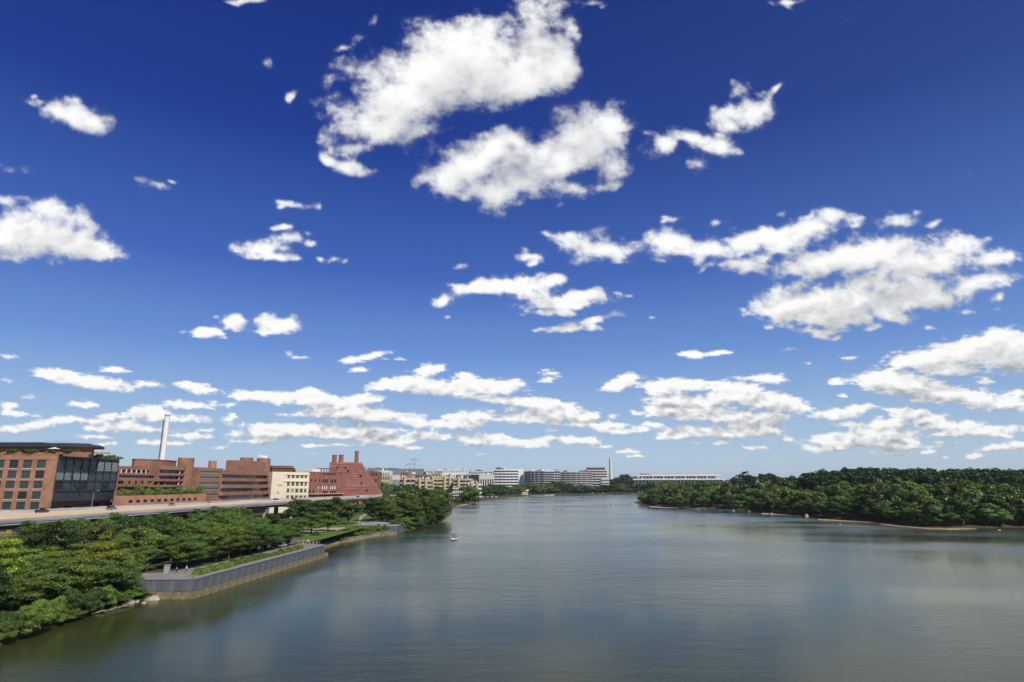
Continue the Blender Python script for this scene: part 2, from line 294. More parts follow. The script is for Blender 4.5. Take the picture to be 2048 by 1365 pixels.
def cloud(X,Y):
    F,n,b=dens(X,Y)
    low=wts(Y)[0]
    hf=fbm(X/(26.+6*(1-low)),Y/(13.+13*(1-low)),91,5,.62)
    D=F*1.08+.54*n+.14*b+(.40-.16*low)*hf
    D=D+.34*hf*np.clip(1-F*1.2,0,1)*sm(.06,.28,F)-.10*sm(.25,.05,F)
    high=sm(760,420,Y)
    soft=.34+.46*sm(780,350,Y)
    cov=sm(.31,.31+soft,D)
    veil=sm(.12,.85,F*.95+.55*n+.45*hf)*.42*high*sm(.05,.30,F)
    cov=1-(1-cov)*(1-veil)
    thick=np.clip((D-.35)/.8,0,1)
    h=(9+np.clip(900-Y,0,900)*.045)
    acc=0;tw=0
    for k,w in ((1,.4),(2.2,.35),(4,.25)):
        F2,n2,b2=dens(X-h*.35*k,Y-h*k)
        acc=acc+w*np.clip(F2+.5*n2+.25*b2-.3,0,1)
    e=np.clip(F,0,1)*.55+(.5-.12*high)*n+(.35-.1*high)*b
    light=np.clip(.56+.06*high+(1.12+.60*low)*(e-.10-acc)+.10*(1-thick)+(.22-.14*high)*hf,0,1)  # cloud light and shade worked out from density, emitted later as colour
    return cov,thick,light

def extra(n, seed, boxes, big=1.0):
    r = random.Random(seed); o = []
    for _ in range(n):
        x0, x1, y0, y1 = r.choice(boxes); x = r.uniform(x0, x1); y = r.uniform(y0, y1); s = (26 + max(0, 900 - y) * .10) * r.uniform(.5, 1.2) * big
        for k in range(r.choice((1, 2, 3))):
            o.append((x + r.uniform(-1, 1) * s, y + r.uniform(-.4, .4) * s, s * r.uniform(.7, 1.3), s * r.uniform(.2, .45), r.uniform(-14, 14), r.uniform(.7, 1)))
    return o
def build_sky():
    R = 60000.0; D2 = math.pi / 180
    az = np.concatenate([np.arange(-180, -47, 1.5), np.arange(-47, 47.01, .115), np.arange(48.5, 180.1, 1.5)])
    el = np.concatenate([[-3, -1.2], np.arange(-.4, 44, .115), np.arange(44.6, 90.1, 1.3)]); el[-1] = 90
    A, E = np.meshgrid(az * D2, el * D2); dx = np.sin(A) * np.cos(E); dy = np.cos(A) * np.cos(E); dz = np.sin(E)
    cov = np.zeros_like(A); li = np.ones_like(A); cp, sp = math.cos(PITCH), math.sin(PITCH)
    quad = [0, 1, 2, 3]; q = np.round(A / (math.pi / 2)).astype(int) % 4
    q[np.abs(A) < 48 * D2] = 0
    lists = [CLOUDS + extra(26, 3, [(-700, -90, 250, 900), (2140, 2800, 100, 900), (-400, 2500, -900, -80)])]
    lists += [extra(60, 10 + k, [(-200, 2300, 500, 930), (-200, 2300, -300, 600)]) for k in range(3)]
    for k in quad:
        m = q == k; a = A[m] - k * math.pi / 2; e = E[m]; x = np.sin(a) * np.cos(e); y = np.cos(a) * np.cos(e); z = np.sin(e)
        f = y * cp + z * sp; u = -y * sp + z * cp; f = np.maximum(f, .12)
        X = 1024 + 1250 * x / f; Y = 682.5 - 1250 * u / f; _CL[0] = lists[k]
        c_, t_, l_ = cloud(X, Y)
        sunny = (dx[m] * SUNV.x + dy[m] * SUNV.y + dz[m] * SUNV.z); c_ = c_ * (sunny < math.cos(.30)) * (e > .004) * (e < 80 * D2)
        cov[m] = c_ * (.80 + .2 * sm(.1, .4, t_)); li[m] = l_
    V = np.stack([dx, dy, dz], -1).reshape(-1, 3) * R; n, mcol = A.shape
    i = np.arange(n - 1)[:, None] * mcol + np.arange(mcol - 1)[None, :]
    Fq = np.stack([i, i + 1, i + mcol + 1, i + mcol], -1).reshape(-1, 4)[:, ::-1]
    m = bpy.data.materials.new('sky_with_clouds'); m.use_nodes = True; t = m.node_tree; N = t.nodes; L = t.links; N.clear()
    out = N.new('ShaderNodeOutputMaterial'); em = N.new('ShaderNodeEmission'); tr = N.new('ShaderNodeBsdfTransparent'); mx = N.new('ShaderNodeMixShader')
    at = N.new('ShaderNodeAttribute'); at.attribute_name = 'cloud_cover'; a2 = N.new('ShaderNodeAttribute'); a2.attribute_name = 'sunlit'
    rp = N.new('ShaderNodeValToRGB'); L.new(a2.outputs['Fac'], rp.inputs[0]); e = rp.color_ramp.elements
    e[0].position = 0; e[0].color = (.38, .41, .46, 1); e[1].position = 1; e[1].color = (1.0, 1.0, .99, 1); k = e.new(.5); k.color = (.68, .69, .71, 1)
    L.new(rp.outputs[0], em.inputs[0]); em.inputs[1].default_value = 1.0
    L.new(at.outputs['Fac'], mx.inputs[0]); L.new(tr.outputs[0], mx.inputs[1]); L.new(em.outputs[0], mx.inputs[2]); L.new(mx.outputs[0], out.inputs[0])
    m.cycles.emission_sampling = 'NONE'
    me = npmesh('sky', V, Fq, m, True)
    for nm, arr in (('cloud_cover', cov), ('sunlit', li)):
        at = me.attributes.new(nm, 'FLOAT', 'POINT'); at.data.foreach_set('value', arr.astype(np.float32).ravel())
    o = put(bpy.data.objects.new('sky', me)); tag(o, None, None, kind='structure')
build_sky()

# ------------------------------------------------------------------ terrain
LB = [(-60, -400), (-70, 40), (-80, 93), (-81, 107), (-82.5, 115), (-83.5, 125), (-83.5, 140), (-82, 149), (-86, 154), (-76, 155), (-70.5, 232), (-76, 240), (-76, 266), (-76.3, 289), (-72, 305), (-69, 325), (-61, 336), (-60, 363), (-56, 385), (-53, 411), (-49.5, 462), (-52, 553), (-60, 640), (-71, 769), (-62, 870), (-57, 1000), (-26, 1138), (-7, 1318), (56, 1497), (120, 1646), (250, 1700), (348, 1732), (460, 1760), (600, 1900), (900, 2300), (1600, 4000), (29000, 9000), (45000, 45000), (-45000, 45000), (-45000, -400)]
IS = [(186, 985), (166, 770), (188, 736), (219, 690), (235, 638), (229, 582), (241, 545), (239, 504), (251, 462), (245, 412), (247, 384), (275, 386), (309, 391), (377, 410), (470, 440), (620, 460), (900, 470), (1300, 800), (1100, 1300), (700, 1300), (420, 1180), (260, 1060)]
def sdist(X, Y, poly):
    d2 = np.full(X.shape, 1e18); ins = np.zeros(X.shape, bool); n = len(poly)
    for i in range(n):
        ax, ay = poly[i]; bx, by = poly[(i + 1) % n]; ex, ey = bx - ax, by - ay; px, py = X - ax, Y - ay
        t = np.clip((px * ex + py * ey) / (ex * ex + ey * ey), 0, 1); d2 = np.minimum(d2, (px - t * ex) ** 2 + (py - t * ey) ** 2)
        c = ((ay > Y) != (by > Y))
        with np.errstate(divide='ignore', invalid='ignore'): xi = (bx - ax) * (Y - ay) / ((by - ay) if by != ay else 1e-9) + ax
        ins ^= c & (X < xi)
    d = np.sqrt(d2); return np.where(ins, d, -d)
def height(X, Y):
    X = np.asarray(X, float); Y = np.asarray(Y, float)
    dl = sdist(X, Y, LB); di = sdist(X, Y, IS)
    wall = (Y > 152) & (Y < 238)
    zl = np.where(wall, np.clip(.3 + dl * 3, -3, 4.25), np.clip(dl * .42, -3, 4.2))
    far = np.clip((Y - 560) / 200, 0, 1); zl = zl * (1 - far) + far * np.clip(dl * .12, -3, 3.0) + np.clip((dl - 250) / 900, 0, 1) * 6 * far
    zi = np.clip(di * .16, -3, 1.3) + 19 * sm(25, 210, di)
    return np.maximum(zl, zi)
def hgt(x, y): return float(height(np.array([x]), np.array([y]))[0])
def build_ground():
    xs = np.concatenate([[-45000, -20000, -9000, -4000, -2000, -1200, -800, -600, -450], np.arange(-360, -150, 10), np.arange(-150, -40, 1.6), np.arange(-40, 500, 9), np.arange(520, 1400, 40), [1700, 2500, 5000, 12000, 25000, 45000]])
    ys = np.concatenate([[-400, -200, -60, 0, 30], np.arange(50, 480, 2.0), np.arange(480, 1000, 9), np.arange(1000, 2000, 18), [2100, 2300, 2600, 3200, 4500, 8000, 16000, 30000, 45000]])
    X, Y = np.meshgrid(xs, ys); Z = height(X, Y); n, mc = X.shape
    i = np.arange(n - 1)[:, None] * mc + np.arange(mc - 1)[None, :]; Fq = np.stack([i, i + 1, i + mc + 1, i + mc], -1).reshape(-1, 4)
    m = mat('ground_grass_and_earth', (.060, .085, .028), .95, .3, .06, col2=(.12, .105, .05))
    o = put(bpy.data.objects.new('ground', npmesh('ground', np.stack([X, Y, Z], -1).reshape(-1, 3), Fq, m, True))); tag(o, None, None, kind='structure')
build_ground()
def water_material():
    m = bpy.data.materials.new('river_water'); m.use_nodes = True; t = m.node_tree; N = t.nodes; L = t.links; N.clear(); out = N.new('ShaderNodeOutputMaterial')
    df = N.new('ShaderNodeBsdfDiffuse'); gl = N.new('ShaderNodeBsdfGlossy'); fr = N.new('ShaderNodeFresnel'); fr.inputs['IOR'].default_value = 1.33; ms = N.new('ShaderNodeMixShader')
    gl.inputs['Color'].default_value = WATER['tint']; L.new(fr.outputs[0], ms.inputs[0]); L.new(df.outputs[0], ms.inputs[1]); L.new(gl.outputs[0], ms.inputs[2]); L.new(ms.outputs[0], out.inputs[0])
    tc = N.new('ShaderNodeTexCoord'); W = WATER
    def noise(sc, stretch, det, rot=0):
        mp = N.new('ShaderNodeMapping'); mp.inputs['Scale'].default_value = stretch; mp.inputs['Rotation'].default_value = (0, 0, rot); L.new(tc.outputs['Object'], mp.inputs[0])
        nz = N.new('ShaderNodeTexNoise'); nz.inputs['Scale'].default_value = sc; nz.inputs['Detail'].default_value = det; L.new(mp.outputs[0], nz.inputs[0]); return nz.outputs[0]
    # breeze: long lanes of rougher and calmer water
    lane = noise(.014, (.5, 1.0, 1), 7, .5); mr = N.new('ShaderNodeMapRange'); mr.inputs[1].default_value = .40; mr.inputs[2].default_value = .62; mr.inputs[3].default_value = 0; mr.inputs[4].default_value = 1; L.new(lane, mr.inputs[0])
    ro = N.new('ShaderNodeMapRange'); ro.inputs[3].default_value = W['r0']; ro.inputs[4].default_value = W['r1']; L.new(mr.outputs[0], ro.inputs[0]); L.new(ro.outputs[0], gl.inputs['Roughness'])
    a = noise(.9, (.8, 1.5, 1), 6, .2); b = noise(.16, (.7, 1.5, 1), 3, -.15)
    ad = N.new('ShaderNodeMath'); ad.operation = 'MULTIPLY_ADD'; L.new(b, ad.inputs[0]); ad.inputs[1].default_value = 2.2; L.new(a, ad.inputs[2])
    bs = N.new('ShaderNodeMapRange'); bs.inputs[3].default_value = W['b0']; bs.inputs[4].default_value = W['b1']; L.new(mr.outputs[0], bs.inputs[0])
    bp = N.new('ShaderNodeBump'); bp.inputs['Distance'].default_value = .22; L.new(bs.outputs[0], bp.inputs['Strength']); L.new(ad.outputs[0], bp.inputs['Height']); [L.new(bp.outputs[0], q.inputs['Normal']) for q in (gl, fr)]
    silt = noise(.006, (1, .6, 1), 5); r = N.new('ShaderNodeValToRGB'); L.new(silt, r.inputs[0]); r.color_ramp.elements[0].position = .35; r.color_ramp.elements[0].color = (*W['c0'], 1); r.color_ramp.elements[1].position = .65; r.color_ramp.elements[1].color = (*W['c1'], 1)
    L.new(r.outputs[0], df.inputs['Color']); return m
WATER = dict(tint=(.93, .925, .81, 1), r0=.13, r1=.27, b0=.02, b1=.25, c0=(.040, .048, .012), c1=(.050, .058, .018))
mb = MB(); mb.quad((-45000, -2000, 0), (45000, -2000, 0), (45000, 45000, 0), (-45000, 45000, 0))
tag(mb.obj('river', water_material()), None, None, kind='structure')

# ------------------------------------------------------------------ trees: unit-height variants, then copies
def crown_mesh(name, seed, n, leaf, R, zb, nl, flat, material, up=.35, lr=(.26, .42), layered=False):
    g = np.random.RandomState(seed); H0 = 1.0
    c = []
    while len(c) < nl:
        p = g.uniform(-1, 1, 3)
        rr = np.linalg.norm(p)
        if rr > 1 or rr < .25: continue
        z = zb + (1 - zb) * (.5 + .5 * p[2] * .82); taper = 1 - .45 * max(0, p[2]) ** 2
        if layered: z = zb + (1 - zb) * (round((.5 + .5 * p[2]) * 5) / 5 * .86 + .06); taper = 1 - .75 * max(0, (z - zb) / (1 - zb) - .25)
        c.append((p[0] * R * .78 * taper, p[1] * R * .78 * taper, z))
    c = np.array(c); rad = g.uniform(lr[0], lr[1], nl) * R; rad *= 1 - .25 * (c[:, 2] > .8)
    k = g.choice(nl, n, p=rad ** 2 / np.sum(rad ** 2))
    d = g.normal(size=(n, 3)); d[:, 2] = d[:, 2] * .8 + up; d /= np.linalg.norm(d, axis=1)[:, None]
    rr = rad[k] * g.uniform(.45, 1.08, n) ** .6; P = c[k] + d * rr[:, None] * np.array([1, 1, flat])
    P += g.normal(size=(n, 3)) * R * .02
    nrm = d + g.normal(size=(n, 3)) * .55; nrm[:, 2] += .25; nrm /= np.linalg.norm(nrm, axis=1)[:, None]
    a = np.cross(nrm, g.normal(size=(n, 3))); a /= np.linalg.norm(a, axis=1)[:, None]; b = np.cross(nrm, a)
    s = leaf * g.uniform(.6, 1.35, n)[:, None]; q = g.uniform(.45, .9, n)[:, None]
    V = np.stack([P - a * s, P - b * s * q, P + a * s * 1.1, P + b * s * q + nrm * s * .25], 1).reshape(-1, 3); V[:, 2] = np.maximum(V[:, 2], zb * .5)
    Fq = np.arange(4 * n).reshape(n, 4)
    return npmesh(name, V, Fq, material), c, rad
def trunk_mesh(seed, c, R, zb, thick=.018):
    r = random.Random(seed); mb = MB(); top = zb + (1 - zb) * .35
    mid = (r.uniform(-.01, .01), r.uniform(-.01, .01), zb * .9)
    mb.tube((0, 0, -.06), mid, thick * 1.25, thick * .9, 7); mb.tube(mid, (mid[0], mid[1], top), thick * .9, thick * .55, 7)
    idx = list(range(len(c))); r.shuffle(idx)
    for i in idx[:9]: mb.tube((mid[0], mid[1], zb * .9 + r.uniform(0, .1)), tuple(c[i]), thick * .5, thick * .12, 5)
    return mb.mesh('trunk', M['bark'])
VAR = {}
def variant(key, mats, seed, **kw):
    base, c, rad = crown_mesh('crown', seed, material=None, **kw); tm = trunk_mesh(seed, c, kw['R'], kw['zb'])
    d = {}
    for k in mats:
        me = base.copy(); me.materials.clear(); me.materials.append(LEAF[k]); d[k] = me
    VAR.setdefault(key, []).append((d, tm, kw['R']))
ALLM = ('dark', 'mid', 'olive', 'bright', 'fresh', 'deep')
# near: fine leaves
for s in range(3): variant('near', ALLM, 100 + s, n=14000, leaf=.0125, R=.43, zb=.10, nl=40, flat=.48, lr=(.20, .36), up=.6)
for s in range(2): variant('layer', ALLM, 120 + s, n=12000, leaf=.0125, R=.42, zb=.18, nl=40, flat=.42, lr=(.26, .44), layered=True)
for s in range(2): variant('bank', ALLM, 130 + s, n=14000, leaf=.0165, R=.62, zb=.02, nl=30, flat=.55, lr=(.18, .38), up=.55)
for s in range(4): variant('park', ALLM, 140 + s, n=7000, leaf=.018, R=.44, zb=.10, nl=32, flat=.55, lr=(.2, .36), up=.5)
for s in range(5): variant('far', ALLM, 160 + s, n=2600, leaf=.032, R=.42, zb=.03, nl=22, flat=.8, lr=(.22, .4))
for s in range(2): variant('shrub', ALLM, 180 + s, n=1500, leaf=.055, R=.75, zb=.0, nl=14, flat=.8, lr=(.3, .5))
NT = [0]
def tree(x, y, h, wdt, key, leaf, label, group, name='tree', z=None, cat='tree', trunk=True):
    d, tm, R = VAR[key][NT[0] % len(VAR[key])]; NT[0] += 1
    z = hgt(x, y) if z is None else z
    o = thing(name, label, cat, (x, y, max(z, .05) - .05), rnd.uniform(0, 6.28), group)
    sx = wdt / 2 / R; o.scale = (sx, sx * rnd.uniform(.92, 1.08), h)
    put(bpy.data.objects.new('crown', d[leaf]), o)
    if trunk: put(bpy.data.objects.new('trunk', tm), o)
    return o
def tree_px(px, Y, top, wpx, key, leaf, label, group, **kw):
    x, zt = XZ(px, top, Y); z = hgt(x, Y)
    return tree(x, Y, max(zt - z, 2.5), wpx / 1250 * Y * 1.08, key, leaf, label, group, **kw)
TONE = dict(dark='dark green', mid='mid green', olive='olive green', bright='bright yellow-green', fresh='fresh green', deep='very dark green')
def rank(rows, key, phrase, group, name='tree'):
    for i, (px, Y, top, wpx, leaf) in enumerate(sorted(rows)):
        tree_px(px, Y, top, wpx, key, leaf, '%s tree %s, %s from the left' % (TONE[leaf], phrase, ordw(i)), group, name=name)
# near left bank: trees leaning over the water
rank([(-25, 112, 1120, 130, 'dark'), (35, 120, 1142, 120, 'fresh'), (92, 126, 1112, 100, 'mid'), (150, 131, 1098, 112, 'fresh'), (205, 138, 1102, 95, 'mid'), (250, 144, 1120, 76, 'mid')], 'near', 'on the near river bank in front', 'trees on the near river bank')
rank([(12, 130, 1060, 78, 'bright'), (62, 134, 1096, 90, 'fresh'), (105, 142, 1092, 80, 'bright'), (160, 138, 1085, 90, 'fresh'), (216, 142, 1066, 92, 'bright'), (255, 148, 1095, 60, 'fresh')], 'layer', 'with flat layered boughs behind the bank trees', 'layered trees behind the bank')
rank([(138, 166, 1030, 84, 'dark'), (196, 172, 1040, 62, 'dark'), (232, 176, 1045, 62, 'olive'), (272, 180, 1018, 110, 'dark'), (325, 178, 1024, 88, 'dark'), (262, 166, 1052, 68, 'olive')], 'near', 'close under the elevated road', 'trees close under the elevated road')
rank([(300, 160, 1080, 48, 'mid'), (278, 154, 1098, 40, 'fresh')], 'near', 'small beside the sea wall corner', 'small trees by the wall corner')
def wallx(Y): return -76 + (Y - 155) / 77.0 * 5.5
# the dense grove behind the sea wall
grove = []
for r_, (off, n_, t0, t1) in enumerate(((9.5, 10, 1064, 1036), (20, 9, 1048, 1024), (33, 9, 1034, 1010), (48, 8, 1026, 1005))):
    for i in range(n_):
        f = (i + .3 * (r_ % 2)) / n_; Y = (168, 160, 160, 160)[r_] + f * ((72, 90, 100, 120)[r_]) + rnd.uniform(-2, 2); x = wallx(Y) - off + rnd.uniform(-2, 2)
        px = 1024 + 1250 * x / (Y * math.cos(PITCH)) * 1.0; top = t0 + (t1 - t0) * f + rnd.uniform(-6, 6); lf = rnd.choice(('dark', 'mid', 'mid', 'olive', 'fresh', 'mid'))
        z0 = hgt(x, Y); zt = XZ(px, top, Y)[1]
        grove.append((x, Y, max(8.5, min(zt - z0, 16)), rnd.uniform(11, 14.5), lf, r_))
for r_, nm in enumerate(('front row', 'second row', 'third row', 'back row')):
    for i, (x, Y, h, wd, lf, _) in enumerate(sorted([g for g in grove if g[5] == r_], key=lambda g: g[1])):
        tree(x, Y, h, wd, 'near', lf, '%s tree, %s of the sea wall grove, %s from the left' % (TONE[lf], nm, ordw(i)), 'grove behind the sea wall', name='maple_tree')
# park trees beyond the wall
rank([(612, 300, 1004, 62, 'dark'), (640, 335, 993, 70, 'dark'), (672, 345, 990, 66, 'mid'), (700, 352, 994, 56, 'dark'), (625, 285, 1024, 56, 'mid'), (658, 300, 1018, 54, 'mid'), (600, 345, 992, 60, 'dark'), (596, 268, 1030, 52, 'mid')], 'park', 'in the riverside park beyond the grove', 'park trees beyond the grove')
rank([(748, 382, 990, 56, 'dark'), (772, 392, 984, 50, 'olive'), (776, 398, 990, 34, 'bright'), (765, 370, 1006, 52, 'dark'), (795, 410, 974, 58, 'mid'), (785, 372, 1012, 54, 'mid'), (822, 425, 974, 62, 'mid'), (812, 390, 1000, 60, 'mid'), (850, 440, 974, 62, 'mid'), (842, 412, 992, 60, 'dark'), (872, 455, 970, 50, 'mid'), (868, 432, 990, 48, 'dark'), (886, 452, 990, 34, 'dark'), (832, 395, 1018, 46, 'mid'), (855, 412, 1018, 44, 'dark'), (876, 436, 1012, 36, 'mid'), (892, 470, 978, 30, 'mid'), (880, 520, 968, 44, 'dark')], 'park', 'on the leafy point jutting over the river', 'trees on the leafy point')
for i in range(30):
    f = i / 29; px = 655 + f * 145; Y = 272 + f * 78; x = XZ(px, 1000, Y)[0] - rnd.uniform(1, 7); lf = rnd.choice(('mid', 'olive', 'dark', 'fresh'))
    tree(x, Y, rnd.uniform(1.6, 3.4), rnd.uniform(3.2, 6), 'shrub', lf, '%s shrub on the park bank, %s from the left' % (TONE[lf], ordw(i)), 'shrubs on the park bank', name='shrub', cat='shrub', trunk=False)
for i in range(30):
    f = i / 29; Y = 96 + f * 54; x = float(np.interp(Y, [93, 107, 115, 125, 140, 149], [-80, -81, -82.5, -83.5, -83.5, -82])) - rnd.uniform(-.6, 2.5); lf = rnd.choice(('mid', 'olive', 'dark', 'fresh', 'deep'))
    tree(x, Y, rnd.uniform(2.0, 6.8), rnd.uniform(3.5, 8.5), 'bank', lf, '%s bush trailing over the near water edge, %s from the left' % (TONE[lf], ordw(i)), 'bushes at the near water edge', name='bush', cat='bush', trunk=False)
for i in range(26):
    f = i / 25; Y = 350 + f * 115; x = float(np.interp(Y, [336, 363, 385, 411, 462, 553], [-61, -60, -56, -53, -49.5, -52])) - rnd.uniform(1, 5); lf = rnd.choice(('mid', 'dark', 'dark'))
    tree(x, Y, rnd.uniform(4, 9), rnd.uniform(7, 11), 'far', lf, '%s bush hanging over the water on the leafy point, %s from the left' % (TONE[lf], ordw(i)), 'bushes on the leafy point', name='bush', cat='bush', trunk=False)
# cove tree and far shore
for k, (px, Y, top, wpx, lf) in enumerate([(937, 880, 966, 42, 'mid'), (925, 905, 985, 24, 'mid'), (950, 930, 985, 22, 'dark'), (915, 860, 996, 16, 'mid')]):
    tree_px(px, Y, top, wpx, 'far', lf, ['round mid green tree beside the small beach', 'mid green tree left of the round one', 'dark green tree right of the round one', 'low mid green tree on the small beach'][k], None)
fs = []
for i in range(48):
    px = 955 + i * 7.2 + rnd.uniform(-3, 3); Y = float(np.interp(px, [955, 1020, 1100, 1290], [1080, 1400, 1640, 1790])) + rnd.uniform(0, 60)
    top = float(np.interp(px, [955, 985, 1010, 1040, 1060, 1075, 1090, 1105, 1125, 1140, 1200, 1240, 1290], [970, 966, 970, 971, 962, 966, 972, 960, 961, 969, 970, 967, 966])) + rnd.uniform(-2, 3)
    fs.append((px, Y, top, rnd.uniform(26, 38), rnd.choice(('mid', 'dark', 'dark', 'olive'))))
for i in range(16): fs.append((1300 + i * 10.4, 1775 + rnd.uniform(0, 30), 961.5 + rnd.uniform(-1.5, 3), 30, rnd.choice(('mid', 'dark', 'olive'))))
rank(fs, 'far', 'along the far shore at the bend', 'trees along the far shore')
fs = [(1228 + i * 4.4, 2000 + (i % 3) * 30, float(np.interp(i, [0, 5, 10], [955, 945, 952])) + rnd.uniform(-1, 1), 24, 'deep') for i in range(11)] + [(1283 + i * 4.5, 2300, 942 + abs(i - 1.5) * 2, 17, 'deep') for i in range(5)]
rank(fs, 'far', 'on the wooded knoll beside the obelisk', 'trees on the knoll')
fs = []
for i in range(24):
    px = 742 + i * 6.9 + rnd.uniform(-3, 3); Y = 800 + (i % 4) * 70 if px < 830 else 940
    if px > 905: continue
    top = float(np.interp(px, [742, 775, 830, 905], [962, 962, 970, 985])) + rnd.uniform(-2, 4); fs.append((px, Y, top, rnd.uniform(20, 30), rnd.choice(('mid', 'dark', 'dark'))))
rank(fs, 'far', 'on the slope behind the leafy point', 'trees behind the leafy point')
# roof-line and street trees on the hill behind the brick blocks
rank([(588, 620, 930, 16, 'deep'), (596, 640, 938, 16, 'deep'), (580, 640, 927, 14, 'deep')], 'far', 'rising behind the cream building', 'trees behind the cream building')
# the wooded island: ranks climbing inland
shore = [(1290, 985, 1000), (1300, 992, 0)]
SH = [(186, 930)] + IS[1:14]
def along(d_in, step, jit):
    out = []; carry = 0
    for (ax, ay), (bx, by) in zip(SH[:-1], SH[1:]):
        L = math.hypot(bx - ax, by - ay); t = carry
        while t < L:
            f = t / L; out.append((ax + (bx - ax) * f, ay + (by - ay) * f)); t += step
        carry = t - L
    return out
TOPS = ([1280, 1290, 1300, 1330, 1350, 1400, 1440, 1475, 1510, 1560, 1590, 1620, 1660, 1700, 1800, 1900, 2000, 2100], [990, 978, 970, 962, 959, 956, 956, 948, 943, 948, 953, 945, 937, 934, 934, 936, 935, 938])
isl = [[], [], [], [], [], []]
base_pts = along(0, 13.0, 1)
for r_ in range(6):
    off = (4, 15, 34, 62, 100, 150)[r_]; step = (1, 1, 1, 1, 1, 2)[r_]
    for k, (bx, by) in enumerate(base_pts[::step]):
        # inland = away from the river centre line
        x = bx + off * .80 + rnd.uniform(-4, 4); y = by + off * .62 + rnd.uniform(-5, 5)
        px = 1024 + 1250 * x / (y * math.cos(PITCH))
        if px > 2180: continue
        z = hgt(x, y)
        if z < .2: continue
        top = float(np.interp(px, *TOPS)); lim = XZ(px, top, y)[1] - z
        h = (rnd.uniform(7, 15), rnd.uniform(14, 23), rnd.uniform(19, 29), rnd.uniform(24, 33), rnd.uniform(20, 28), 60)[r_]
        h = min(h, lim * rnd.uniform(.93, 1.02)) if r_ < 5 else min(lim * rnd.uniform(.94, 1.03), 34)
        if h < 3.5: continue
        lf = rnd.choice(('mid', 'dark', 'olive', 'dark', 'mid', 'fresh') if r_ < 4 else ('deep', 'deep', 'dark'))
        if r_ >= 3 and px > 1600: lf = rnd.choice(('mid', 'olive', 'dark', 'mid'))
        isl[r_].append((px, x, y, h, lf))
def wood(name, label, items, leaf, kind='stuff', per=800):
    Vs = []; Fs = []; n0 = 0
    srcs = []
    for sd in range(3):
        me, _, _ = crown_mesh('w', 300 + sd, n=per, leaf=.05, R=.42, zb=.03, nl=18, flat=.8, material=None, lr=(.24, .42))
        co = np.empty(len(me.vertices) * 3, np.float32); me.vertices.foreach_get('co', co); srcs.append(co.reshape(-1, 3)); bpy.data.meshes.remove(me)
    for i, (x, y, z, h, wd) in enumerate(items):
        c = srcs[i % 3]; a = rnd.uniform(0, 6.28); s_ = wd / 2 / .42; X = c[:, 0] * math.cos(a) - c[:, 1] * math.sin(a); Y = c[:, 0] * math.sin(a) + c[:, 1] * math.cos(a)
        Vs.append(np.stack([X * s_ + x, Y * s_ + y, c[:, 2] * h + z], 1)); Fs.append(np.arange(len(c)).reshape(-1, 4) + n0); n0 += len(c)
    o = put(bpy.data.objects.new(name, npmesh(name, np.concatenate(Vs), np.concatenate(Fs), LEAF[leaf]))); tag(o, label, 'woodland', kind=kind); return o
ridge = []
for px in np.arange(1470, 2230, 9.0):
    for Y in (600, 680, 770):
        x = (px - 1024 + rnd.uniform(-5, 5)) / 1250 * Y * math.cos(PITCH); y = Y + rnd.uniform(-25, 25); z = hgt(x, y)
        top = float(np.interp(px, *TOPS)) + rnd.uniform(-2, 8) + (770 - Y) * .012; h = XZ(px, top, y)[1] - z
        if h > 6 and z > 2: hc = min(h, 15) * rnd.uniform(.8, 1.1); wd = rnd.uniform(14, 23); ridge.append((x, y, z + h - hc, hc, wd)); ridge.append((x + rnd.uniform(-4, 4), y - 3, z, max(h - hc * .45, 5), wd))
wood('ridge_wood', 'dark wooded ridge rising behind the brighter trees of the island', ridge, 'deep')  # very dark leaf colour stands for a cloud's shadow over the ridge
for r_, nm in enumerate(('by the water', 'behind the shore', 'in the third rank', 'in the fourth rank')):
    for i, (px, x, y, h, lf) in enumerate(sorted(isl[r_])):
        tree(x, y, h, min(h * rnd.uniform(.85, 1.15), 23) if r_ else h * 1.45, 'far' if r_ else 'park', lf, '%s tree %s of the island, %s from the left' % (TONE[lf], nm, ordw(i)), 'trees %s of the wooded island' % nm)
print('trees', NT[0], [len(i) for i in isl])

